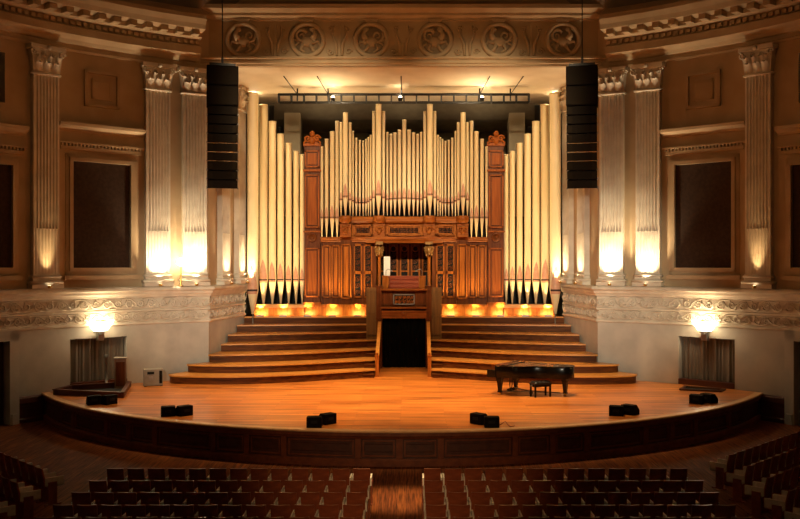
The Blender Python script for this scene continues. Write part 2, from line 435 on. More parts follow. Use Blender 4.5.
# ------------------------------------------------------------------ roundels on the header
RM = {}
for i, cx in enumerate((-6.2, -3.72, -1.24, 1.24, 3.72, 6.2)):
    nth = ['outermost on the left side', 'second in from the left side', 'just left of centre',
           'just right of centre', 'second in from the right side', 'outermost on the right side'][i]
    t = thing('roundel', f'round plaster relief medallion on the header, {nth}', 'medallion', (cx, HY, 14.07), 0, 'medallions along the header')
    Mx = Matrix.Rotation(PI/2, 4, 'X')
    MB().tube([(0.62*cos(2*PI*k/32), -.06, .62*sin(2*PI*k/32)) for k in range(32)], .10, 8, closed=True).build('ring', plaster_upper, t)
    MB().lathe([(.001, .02), (.55, .02), (.55, -.03), (.001, -.03)], n=28, M=Mx, cap=False).build('disc', mk('roundel_back', (.32, .24, .155), (.40, .31, .20), .85) if i == 0 else MATS['roundel_back'], t)
    f = 1.2 if i % 2 else -1.2; mb = MB()          # rearing beast in relief: body, neck, head, wing, legs, tail
    mb.sphere((0, -.07, -.06), .22, 10, sc=(1.2, .45, .8))
    mb.tube([(f*.16, -.08, .0), (f*.25, -.09, .16), (f*.2, -.09, .3), (f*.08, -.08, .36)], [.13, .11, .09, .05], 7)
    mb.sphere((f*.18, -.1, .33), .1, 8, sc=(1.2, .7, .9))
    mb.tube(spiral(-f*.2, .12, .24, 1.2, 14, f, -.07, start=.5), [.07-.003*k for k in range(15)], 6)
    mb.tube([(f*.16, -.08, -.1), (f*.36, -.08, -.05), (f*.42, -.07, -.2)], [.07, .05, .04], 6)
    mb.tube([(-f*.14, -.08, -.15), (-f*.22, -.08, -.32), (-f*.06, -.07, -.42)], [.09, .06, .04], 6)
    mb.tube([(f*.08, -.08, -.16), (f*.18, -.08, -.34), (f*.3, -.07, -.4)], [.08, .06, .04], 6)
    mb.tube([(-f*.26, -.06, -.08), (-f*.42, -.06, -.2), (-f*.44, -.06, .02), (-f*.36, -.06, -.02)], [.05, .045, .04, .03], 6)
    for p_ in mb.v: p_.z *= 1.18
    mb.build('relief_beast', plaster_upper, t)
    MB().prism([(-.22, .68), (.22, .68), (.30, .80), (-.30, .80)], -.16, 0, axis='y').build('keystone', plaster_upper, t)

# ------------------------------------------------------------------ pilasters
def make_pilaster(w, name, label, group, loc, rz, h0=4.54, uplight=True):
    """local frame: faces -Y; z is absolute height"""
    t = thing(name, label, 'pilaster', (loc[0], loc[1], 0), rz, group)
    p = .22; n = 7; m = .055; pit = (w-2*m)/n; g = pit*.38
    def section(fill):
        pts = [(-w/2, .06), (-w/2, -p)]
        for i in range(n):
            c = -w/2+m+pit*(i+.5)
            for k in range(7):
                a = PI*k/6
                pts.append((c-g*cos(a), -p+(g*sin(a)*1.15 if not fill else -g*sin(a)*.28+.012)))
        return pts+[(w/2, -p), (w/2, .06)]
    zb, zm, zt = 5.02, 6.60, 11.86
    sh = MB().prism(section(False), zm, zt).build('shaft', marble, t)
    MB().prism(section(True), zb, zm).build('cabled_shaft', marble, t)
    b = MB()
    b.box(-w/2-.10, w/2+.10, -p-.12, .06, h0, h0+.14)
    for z, e, rr in ((h0+.20, .07, .06), (h0+.40, .03, .045)):
        N = 8
        pr = [(z+rr*cos(2*PI*k/N), rr*sin(2*PI*k/N)) for k in range(N)]
        b.tube([(-w/2-e, .04, z), (-w/2-e, -p-e*.9, z), (0, -p-e-.04, z), (w/2+e, -p-e*.9, z), (w/2+e, .04, z)], rr, 8)
    b.box(-w/2-.03, w/2+.03, -p-.03, .06, h0+.26, h0+.36); b.box(-w/2-.02, w/2+.02, -p-.02, .06, h0+.44, zb+.02)
    b.build('base', marble, t)
    c = MB()
    c.tube([(-w/2-.03, .04, zt+.04), (-w/2-.03, -p-.03, zt+.04), (w/2+.03, -p-.03, zt+.04), (w/2+.03, .04, zt+.04)], .05, 6)
    c.add([(-w/2, .06, zt), (w/2, .06, zt), (w/2, -p, zt), (-w/2, -p, zt), (-w/2-.1, .06, zt+.86), (w/2+.1, .06, zt+.86), (w/2+.1, -p-.1, zt+.86), (-w/2-.1, -p-.1, zt+.86)],
          [(0, 1, 2, 3), (4, 5, 6, 7), (0, 1, 5, 4), (1, 2, 6, 5), (2, 3, 7, 6), (3, 0, 4, 7)])
    def leaf(x, z, h, ww):
        prof = [(-p-.02, 0, .9), (-p-.05, .35*h, 1.), (-p-.09, .7*h, .95), (-p-.17, .95*h, .7), (-p-.23, .98*h, .45), (-p-.24, .86*h, .3)]
        vs = []; fs = []
        for yy, zz, k in prof:
            for q, d in ((-1, .03), (-.5, -.005), (0, -.03), (.5, -.005), (1, .03)): vs.append((x+q*ww*k/2, yy+d, z+zz))
        for i in range(len(prof)-1):
            for j in range(4): fs.append((i*5+j, i*5+j+1, i*5+j+6, i*5+j+5))
        c.add(vs, fs, 0, True)
    for i in range(3): leaf(-w/3+w/3*i, zt+.08, .36, w/3.1)
    for i in range(4): leaf(-w*.42+w*.28*i, zt+.30, .36, w/4)
    for s in (-1, 1):
        c.tube([(s*(w/2+.05)+q[0], -p-.13, q[2]) for q in spiral(0, zt+.74, .12, 1.4, 12, s)], .035, 5)
        c.tube([(s*(w*.18)+q[0], -p-.11, q[2]) for q in spiral(0, zt+.72, .09, 1.3, 10, -s)], .026, 5)
    c.box(-w/2-.16, w/2+.16, -p-.18, .06, zt+.86, zt+1.0); c.sphere((0, -p-.2, zt+.92), .09, 8)
    c.build('capital', marble, t)
    if uplight:
        u = MB().lathe([(.001, h0+.01), (.05, h0+.01), (.07, h0+.05), (.06, h0+.10), (.001, h0+.10)], 0, -p-.22, 12)
        o = u.build('uplight', brass, t); MB().lathe([(.001, h0+.105), (.05, h0+.105)], 0, -p-.22, 12, cap=False).build('lens', up_glass, o)
    return t
P0 = make_pilaster(.92, 'pilaster', '', None, (0, 0, 0), 0)
PK = kidmap_of(P0)
first = True
UPS = []
def put_pilaster(loc, rz, label, group, power):
    global first
    if first:
        t = P0; t.location = (loc[0], loc[1], 0); t.rotation_euler = (0, 0, rz); t['label'] = label; t['group'] = group; first = False
    else: t = copy_tree(P0, PK, (loc[0], loc[1], 0), rz, label, group)
    UPS.append((loc, rz, power, 'lone' in label)); return t
for sg, side in ((-1, 'the left side'), (1, 'the right side')):
    for px, what, pw in ((156.5, 'outer of the bright pair', 1.0), (193.5, 'inner of the bright pair', 1.15), (43.5, 'lone dim one by the outer edge', .48)):
        th = abs(ang(px)[0])*sg
        put_pilaster(at(th), -th, f'fluted cream pilaster with leafy capital, {what}, {side[4:]}', 'fluted pilasters on the curved wall', pw)
for sg, side in ((-1, 'the left side'), (1, 'the right side')):
    for k, (tt, what) in enumerate(((.33, 'outer'), (.80, 'inner'))):
        x = REV0[0]+(REV1[0]-REV0[0])*tt; y = REV0[1]+(REV1[1]-REV0[1])*tt
        a = math.atan2(REV1[1]-REV0[1], REV1[0]-REV0[0])     # along the reveal on the right side
        rz = (-(PI-a)) if sg > 0 else (PI-a)
        put_pilaster((sg*x, y), rz, f'slender lit pilaster on the slanting jamb by the organ, {what} on {side}', 'pilasters on the jambs of the organ recess', .45)

# ------------------------------------------------------------------ wall panels, relief squares, doors, alcove curtains, sconces
def on_wall(px0, px1, sg):
    t0, t1 = abs(ang(px0)[0]), abs(ang(px1)[0]); th = (t0+t1)/2; w = 2*R*sin(abs(t1-t0)/2); d = YC+R*cos(th)
    return sg*th, w, d
for sg, side in ((-1, 'left side'), (1, 'right side')):
    for px0, px1, what in ((72, 130, 'beside the bright pilasters'), (-34, 11, 'beyond the lone dim pilaster')):
        th, w, d = on_wall(px0, px1, sg); p = at(th); z0, z1 = Z(268, d), Z(163, d)
        t = thing('acoustic_panel', f'dark brown wall panel framed in cream, {what}, {side}', 'wall panel', (p[0], p[1], 0), -th, 'dark panels on the curved wall')
        MB().box(-w/2, w/2, -.04, .12, z0, z1).build('cloth', acoustic, t)
        mb = MB()
        for e, y in ((.12, .16), (.24, .09)):
            x0, x1 = -w/2-e, w/2+e
            mb.box(x0, -w/2-e+.13, -y, .1, z0-e, z1+e); mb.box(w/2+e-.13, x1, -y, .1, z0-e, z1+e)
            mb.box(x0, x1, -y, .1, z1+e-.13, z1+e); mb.box(x0, x1, -y, .1, z0-e, z0-e+.13)
        mb.build('frame', plaster_upper, t)
        hd = MB(); hd.box(-w/2-.42, w/2+.42, -.12, .1, z1+.38, z1+.50)
        k = -w/2-.4
        while k < w/2+.4: hd.box(k, k+.06, -.16, 0, z1+.52, z1+.60); k += .13
        hd.box(-w/2-.5, w/2+.5, -.2, .1, z1+.60, z1+.66)
        hd.build('dentil_strip', plaster_upper, t)
        co = MB(); co.sweep([(-w/2-.5, 0), (w/2+.5, 0)], [(-.1, z1+1.02), (.1, z1+1.04), (.14, z1+1.12), (.30, z1+1.22), (.32, z1+1.32), (-.1, z1+1.36)], 0, side=1)
        co.build('hood_moulding', plaster_upper, t)
        MB().box(-w/2-.3, w/2+.3, -.2, .1, z0-.42, z0-.26).build('sill', plaster_upper, t)
    th, w, d = on_wall(84, 119, sg); p = at(th); z0, z1 = Z(108, d), Z(72, d)
    mb = MB()
    for e, y in ((0, .10), (-.28, .06)):
        a, b, c0, c1 = -w/2-e, w/2+e, z0-e, z1+e
        mb.box(a, a+.1, -y, .1, c0, c1); mb.box(b-.1, b, -y, .1, c0, c1); mb.box(a, b, -y, .1, c0, c0+.1); mb.box(a, b, -y, .1, c1-.1, c1)
    mb.box(-w/2+.38, w/2-.38, -.05, .1, z0+.38, z1-.38)
    o = mb.build('relief_square', plaster_upper); o.location = (p[0], p[1], 0); o.rotation_euler = (0, 0, -th)
    tag(o, f'shallow square plaster moulding high above the dark panel, {side}', 'wall moulding', 'square mouldings above the panels')
    # door at the outer edge
    th, w, d = on_wall(-32, 8, sg); p = at(th, R+.25)
    zt = holes[1][3]
    nm = 'door_1' if sg < 0 else 'door_2'
    mb = MB(); mb.box(-w/2, w/2, 0, .08, 0.02, zt-.02)
    for a in (-1, 1):
        for z0, z1 in ((.25, 1.1), (1.3, 2.5)): mb.box(a*w/4-w/5, a*w/4+w/5, -.03, .02, z0, z1)
    o = struct(mb, nm, door_wood); o.location = (p[0], p[1], 0); o.rotation_euler = (0, 0, -th)
    MB().sphere((0.12, -.06, 1.15), .05, 8).build('door_handle', brass, o)
    p = at(th); mb = MB(); e = .34
    for s in (-1, 1):
        a, b = sorted((s*(w/2), s*(w/2+e))); mb.box(a, b, -.13, .1, 0, zt+e)
        a, b = sorted((s*(w/2+.06), s*(w/2+e-.08))); mb.box(a, b, -.17, 0, 0.0, .35)
    mb.box(-w/2-e, w/2+e, -.13, .1, zt, zt+e)
    o = struct(mb, 'trim_door_left' if sg < 0 else 'trim_door_right', plaster); o.location = (p[0], p[1], 0); o.rotation_euler = (0, 0, -th)
    # curtained alcove
    th, w, d = on_wall(70, 127, sg); p = at(th, R+.28); zt = holes[0][3]
    t = thing('alcove_curtain', f'tan pleated curtain filling the low wall alcove under the sconce, {side}', 'curtain', (p[0], p[1], 0), -th, 'curtains in the wall alcoves')
    vs = []; fs = []; N = 90
    for i in range(N+1):
        x = -w/2+.01+(w-.02)*i/N; y = .05*sin(i*.9+sin(i*.31)*1.5)+.03*sin(i*.33)
        for z in (STAGE+.2, 1.6, zt-.02): vs.append((x, y, z))
    for i in range(N):
        for j in range(2): fs.append((i*3+j, i*3+3+j, i*3+4+j, i*3+1+j))
    MB().add(vs, fs, 0, True).build('cloth', curtain_tan, t, recalc=False)
    MB().tube([(-w/2+.02, -.02, zt-.03), (w/2-.02, -.02, zt-.03)], .025, 8).build('curtain_rail', steel, t)
    mb = MB(); mb.box(-w/2, w/2, -.34, -.05, STAGE, STAGE+.2)
    o = struct(mb, f"baseboard_alcove_{'left' if sg < 0 else 'right'}", skirt_wood); o.location = (p[0], p[1], 0); o.rotation_euler = (0, 0, -th)
    # sconce
    th = abs(ang(99)[0])*sg; d = ang(99)[1]; p = at(th); z = Z(326, d)
    t = thing('wall_sconce', f'glowing shell shaped wall lamp above the curtained alcove, {side}', 'wall lamp', (p[0], p[1], z), -th, 'glowing wall lamps')
    MB().box(-.12, .12, -.2, 0, -.52, -.16).box(-.07, .07, -.34, -.1, -.3, -.16).build('bracket', steel, t, bevel=.02)
    mb = MB(); vs = []; fs = []; N = 16; Mm = 5        # fluted half-shell
    for j in range(Mm+1):
        v = j/Mm
        for i in range(N+1):
            a = PI*i/N; r = (.24+.22*v)*(1+.05*(i % 2))
            vs.append((-r*cos(a)*1.02, -.10-.75*r*sin(a), -.16+.34*v))
    for j in range(Mm):
        for i in range(N): fs.append((j*(N+1)+i, j*(N+1)+i+1, (j+1)*(N+1)+i+1, (j+1)*(N+1)+i))
    mb.add(vs, fs, 0, True); mb.build('glass_shell', lamp_glass, t, recalc=False)
    MB().box(-.22, .22, -.10, -.03, -.2, .2).build('back_plate', brass, t, bevel=.02)

# bare bright lamp between the left pair of pilasters
th = ang(177.5)[0]; p = at(th, R-.42); d = YC+R*cos(th)
t = thing('bare_lamp', 'dazzling bare lamp on a short stem between the pair of pilasters', 'lamp', (p[0], p[1], 4.54), -th)
MB().lathe([(.001, 0), (.09, 0), (.09, .03), (.03, .05), (.025, Z(262, d)-4.54-.14), (.001, Z(262, d)-4.54-.12)], n=12).build('stem', brass, t)
MB().sphere((0, 0, Z(262, d)-4.54), .15, 14).build('bulb', bulb_glass, t)
BARE = (p[0], p[1], Z(262, d))

# ------------------------------------------------------------------ stage
SR, SY = 14.5, 38.06
def arc(r, x): return SY-math.sqrt(r*r-x*x)
stage = thing('concert_stage', 'wide curved timber stage with polished orange boards and panelled front', 'stage', (0, 24, 0))
def sbuild(mb, name, mats, parent=stage, **k):
    o = mb.build(name, mats, None, **k); o.parent = stage; o.matrix_parent_inverse = Matrix.Translation((0, -24, 0)); return o
XE = 12.38
fr = [(XE*(-1+2*i/60), arc(SR, XE*(-1+2*i/60))) for i in range(61)]
thE = math.asin(XE/(R-.03)); back = [at(thE+(CORNER-thE)*i/12, R-.03) for i in range(13)]
poly = fr+[(x, y) for x, y in back]+[(7.5, 34.6), (6.9, 38.5), (-6.9, 38.5), (-7.5, 34.6)]+[(-x, y) for x, y in reversed(back)]
MB_ = MB().prism(poly, STAGE-.06, STAGE); sbuild(MB_, 'deck', deck_mat)
edge = [(x, y) for x, y in [(SR*sin(a), SY-SR*cos(a)) for a in [math.asin(XE/SR)*(-1+2*i/80) for i in range(81)]]]
sbuild(MB().sweep(edge, [(-.2, STAGE-.055), (.05, STAGE-.05), (.06, STAGE-.02), (.04, STAGE+.004), (-.2, STAGE+.004)], 0, side=1, closed_prof=True), 'nosing', nosing_mat)
sbuild(MB().sweep(edge, [(-.12, STAGE-.22), (-.02, STAGE-.22), (.0, STAGE-.17), (.03, STAGE-.14), (.03, STAGE-.06), (-.12, STAGE-.06)], 0, side=1, closed_prof=True), 'top_rail', fascia_mat)
sbuild(MB().sweep(edge, [(-.12, 0.0), (.0, 0.0), (.0, .16), (-.03, .2), (-.12, .2)], 0, side=1, closed_prof=True), 'bottom_rail', fascia_mat)
sbuild(MB().sweep(edge, [(-.22, 0), (-.09, 0), (-.09, STAGE-.06), (-.22, STAGE-.06)], 0, side=1, closed_prof=True), 'fascia', fascia_dark)
seq = [1.1, 2.05, 1.1, 1.05, 2.05, 1.1, 1.1, 2.05, 1.1]
amax = math.asin(XE/SR)
for s in (-1, 1):
    a = 0
    for w in seq:
        a0, a1 = a, a+w/SR; a = a1
        if a1 > amax: break
        def sp(q): return [(s*SR*sin(t), SY-SR*cos(t)) for t in q]
        st = MB().sweep(sp([a0-.005, a0+.006] if s > 0 else [a0+.006, a0-.005]), [(-.1, .2), (-.01, .2), (-.01, STAGE-.22), (-.1, STAGE-.22)], 0, side=1, closed_prof=True)
        sbuild(st, 'stile', fascia_mat)
        i0, i1 = a0+.010, a1-.009
        if s < 0: i0, i1 = i1, i0
        pn = MB(); qq = [i0+(i1-i0)*i/6 for i in range(7)]
        for z0, z1 in ((.25, .29), (STAGE-.30, STAGE-.26)): pn.sweep(sp(qq), [(-.1, z0), (-.05, z0), (-.05, z1), (-.1, z1)], 0, side=1, closed_prof=True)
        for t0 in (i0, i1): pn.sweep(sp([t0-.0015, t0+.0015] if s > 0 else [t0+.0015, t0-.0015]), [(-.1, .25), (-.05, .25), (-.05, STAGE-.26), (-.1, STAGE-.26)], 0, side=1, closed_prof=True)
        qq2 = [i0+(i1-i0)*(.05+.9*i/6) for i in range(7)]
        pn.sweep(sp(qq2), [(-.095, .36), (-.07, .38), (-.07, STAGE-.38), (-.095, STAGE-.36)], 1, side=1, closed_prof=True)
        sbuild(pn, 'panel', [fascia_mat, fascia_dark])

# ------------------------------------------------------------------ choir steps
RS = .305
TIERS = [
    [(1.12, 34.62), (2.5, 33.86), (3.6, 33.3), (4.6, 32.9), (5.8, 32.55), (7.2, 32.5), (8.1, 32.62), (8.55, 32.82), (8.72, 33.1)],
    [(1.12, 35.35), (2.5, 34.7), (3.6, 34.1), (4.7, 33.7), (6.0, 33.42), (7.3, 33.4), (8.05, 33.58), (8.2, 33.75)],
    [(1.12, 36.5), (2.5, 35.75), (3.6, 35.15), (4.9, 34.7), (6.2, 34.38), (7.35, 34.25), (7.5, 34.3)],
    [(1.12, 37.35), (2.5, 36.75), (3.6, 36.3), (4.9, 35.9), (6.2, 35.55), (7.3, 35.4)],
    [(1.12, 37.95), (2.5, 37.5), (3.6, 37.2), (5.0, 36.85), (6.2, 36.5), (7.2, 36.25)],
    [(1.12, 38.1), (2.5, 37.98), (3.6, 37.85), (5.2, 37.7), (6.3, 37.58), (7.08, 37.5)],
    [(1.12, 38.3), (4, 38.3), (6.92, 38.3)],
]
def smooth(p, k=5):
    if len(p) < 4: return p
    out = []
    for i in range(len(p)-1):
        p0, p1, p2, p3 = p[max(i-1, 0)], p[i], p[i+1], p[min(i+2, len(p)-1)]
        for j in range(k):
            t = j/k
            out.append(tuple(.5*((2*p1[c])+(-p0[c]+p2[c])*t+(2*p0[c]-5*p1[c]+4*p2[c]-p3[c])*t*t+(-p0[c]+3*p1[c]-3*p2[c]+p3[c])*t**3) for c in (0, 1)))
    return out+[p[-1]]
BACKX = [7.45, 7.45, 7.40, 7.28, 7.2, 7.08, 6.92]
for sg, side in ((-1, 'left of the doorway'), (1, 'behind the grand piano')):
    t = thing('choir_steps', f'bank of seven curved wooden choir steps {side}', 'steps', (sg*4, 36, STAGE), 0, 'choir steps either side of the doorway')
    inv = Matrix.Translation((-sg*4, -36, -STAGE))
    for k, tr in enumerate(TIERS):
        c = smooth(tr)
        bp = [(tr[-1][0], tr[-1][1]+.3)] if k < 2 else []
        if k < 2: bp = [(7.75 if k == 1 else 8.25, YC+math.sqrt(R*R-(7.75 if k == 1 else 8.25)**2)-.06)]
        wallpts = [at(a, R-.06) for a in ()]
        pl = c+bp+([(7.5, 34.36)] if k < 2 else [])+[(BACKX[k] if k > 1 else 7.38, 35.3 if k < 3 else tr[-1][1]+.02), (6.92, 38.55), (1.12, 38.55)]
        z0, z1 = STAGE+RS*k, STAGE+RS*(k+1)
        pl = [(sg*x, y) for x, y in pl]
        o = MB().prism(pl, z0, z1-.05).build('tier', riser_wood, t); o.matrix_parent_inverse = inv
        # tread board with overhanging nosing
        cc = []
        for i, (x, y) in enumerate(c):
            a, b = c[max(i-1, 0)], c[min(i+1, len(c)-1)]; dx, dy = b[0]-a[0], b[1]-a[1]; l = math.hypot(dx, dy)
            cc.append((x+dy/l*.05, y-dx/l*.05))
        pl2 = [(sg*x, y) for x, y in cc]+pl[len(c):]
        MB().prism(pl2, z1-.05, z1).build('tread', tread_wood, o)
        if k < 6:
            yf = c[0][1]; hz = z0+RS/2; dep = .3
            a, b = sorted((sg*1.13, sg*1.55))
            o = MB().box(a, b, yf-dep, yf+.02, z0, hz-.03).box(a, b, yf-dep-.03, yf+.0, hz-.03, hz).build('half_step', riser_wood, t); o.matrix_parent_inverse = inv
# handrails
for sg, side in ((-1, 'on the left side'), (1, 'on the right side')):
    t = thing('stair_balustrade', f'sloping orange timber balustrade flanking the dark doorway {side}', 'balustrade', (sg*1.03, 34.72, STAGE), 0, 'balustrades beside the doorway')
    MB().box(-.07, .07, -.08, .08, 0, .80).box(-.09, .09, -.10, .10, .80, .86).lathe([(.001, .95), (.05, .93), (.06, .89), (.03, .86)], n=10, cap=False).build('newel_post', wood, t, bevel=.01)
    MB().prism([(.06, .66), (2.86, 1.92), (2.86, 2.02), (.06, .76)], -.07, .07, axis='x').build('hand_rail', tread_wood, t)
    MB().prism([(.06, 0), (2.86, 0), (2.86, 1.92), (.06, .66)], -.035, .035, axis='x').build('side_panel', wood_h, t)

# ------------------------------------------------------------------ organ
OY = 38.8
def ox(px): return (px-404.4)/22.81
def oz(py, d=38.8): return Z(py, d)
organ = thing('pipe_organ', 'huge pipe organ with cream pipes in a carved orange wooden case', 'pipe organ', (0, OY, STAGE))
OINV = Matrix.Translation((0, -OY, -STAGE))
def ob(mb, name, mats, parent=None, **k):
    o = mb.build(name, mats, None, **k); o.parent = parent or organ; o.matrix_parent_inverse = OINV
    return o
def pipe(x, y, r, ztop, zm, zf, mouth=True, mat=None, leaf_k=5.):
    n = 18 if r > .1 else 12
    foot_r = max(.018, r*.22)
    mb = MB().lathe([(foot_r, zf), (r*.97, zm-.03), (r, zm), (r, ztop-.05), (r*1.03, ztop-.05), (r*1.03, ztop), (r*.88, ztop), (r*.88, ztop-.25), (.001, ztop-.25)], x, y, n, cap=True)
    o = ob(mb, 'pipe', mat or pipe_gold)
    if mouth:
        m = MB(); rr = r+.006; amax = .95; hh = min(1.0, leaf_k*r)
        vs = []; fs = []; N = 6
        for j in range(7):
            v = j/6; half = amax*(1-v**1.8)+.02
            for i in range(N+1):
                a = -half+2*half*i/N; vs.append((x+rr*sin(a), y-rr*cos(a), zm+.05+hh*v))
        for j in range(6):
            for i in range(N): fs.append((j*(N+1)+i, j*(N+1)+i+1, (j+1)*(N+1)+i+1, (j+1)*(N+1)+i))
        m.add(vs, fs, 0, True)
        def band(z0, z1, r0, r1, half, mi):
            vs = [(x+q*sin(-half+2*half*i/N), y-q*cos(-half+2*half*i/N), z) for z, q in ((z0, r0), (z1, r1)) for i in range(N+1)]
            m.add(vs, [(i, i+1, N+2+i, N+1+i) for i in range(N)], mi, True)
        sl = max(.035, r*.34)
        band(zm+.05-sl, zm+.05, r+.008, r+.008, amax+.1, 1)
        band(zm+.05-sl*2.4, zm+.05-sl, r*.93+.012, r+.012, amax, 0)
        m.build('mouth', [pipe_lip, slit], o, recalc=False)
    return o
def PX(px): return px-404.8        # pixel offset from the organ axis
SC_ = 885/38.6
centre = []   # (pixel x, width, top y, mouth y, foot y, depth)
A = [(322.4, 3.2, 146.5, 218, 237, 38.75), (327.1, 3.9, 139, 218, 237, 38.75), (332.7, 4.7, 131.4, 218, 237, 38.75), (337.6, 3.7, 121, 218, 237, 38.75),
     (341.6, 2.9, 122.2, 200, 216, 38.62), (346, 5.1, 112.5, 197, 216, 38.5), (350.7, 3.0, 122.6, 200, 216, 38.62), (353.6, 1.9, 131, 201.5, 216, 38.75),
     (356.8, 2.4, 137.7, 203, 216, 38.85), (360.3, 2.2, 140, 203.4, 216, 38.9), (363.7, 2.1, 140.7, 203.4, 216, 38.92), (366.6, 1.9, 139, 203, 216, 38.9), (368.9, 1.8, 137.2, 202, 216, 38.85), (371.2, 1.9, 134.8, 200.5, 216, 38.78),
     (374.2, 3.0, 111.2, 198, 215.5, 38.62), (379.1, 5.7, 104.3, 195, 215.5, 38.48), (384.2, 3.0, 111.2, 198, 215.5, 38.62),
     (387.9, 2.3, 132, 199.8, 215.5, 38.8), (391.5, 3.0, 134, 199.6, 215.5, 38.8), (395.5, 3.4, 132.6, 199.2, 215.5, 38.8), (400.0, 3.8, 130, 199, 215.5, 38.8)]
for px, w, yt, ym, yf, d in A:
    for s in (-1, 1):
        x = s*(px-404.8)/F*d
        pipe(x+.005, d, w/2/F*d, Z(yt, d), Z(ym, d), Z(yf, d))
pipe(.005, 38.8, 4.2/2/F*38.8, Z(119.8, 38.8), Z(198.8, 38.8), Z(215.5, 38.8))
SIDE = [(253.2, 11.4, 93.2, 290.4, 314, 38.05), (263.8, 8.6, 104.8, 280.2, 304, 38.75), (272.7, 7.6, 121.4, 280.2, 304, 38.75), (281, 6.9, 133.9, 280.2, 304, 38.75),
        (289, 6.1, 143, 280.2, 304, 38.75), (296.3, 5.6, 150.9, 280.2, 304, 38.75), (302.4, 4.8, 154.3, 280.2, 304, 38.75)]
for k, (px, w, yt, ym, yf, d) in enumerate(SIDE):
    for s in (-1, 1):
        x = s*(px-404.4)/F*d
        o = pipe(x, d, w/2/F*d, Z(yt, d), Z(ym, d), Z(yf, d), leaf_k=4.6)
        if k == 0:
            MB().lathe([(.05, STAGE+6*RS), (.03, STAGE+6*RS+.03), (.022, Z(yf, d)+.02)], x, d, 10).build('foot_pin', steel, o)
for px, w, yt in ((271.6, 5, 105.5), (279, 4, 127)):
    for s in (-1, 1):
        d = 39.6; pipe(s*(px-404.2)/F*d, d, w/2/F*d, Z(yt, d), 6, 4.0, mouth=False, mat=pipe_dark)

zp = oz(305)     # plinth top
cs = wood
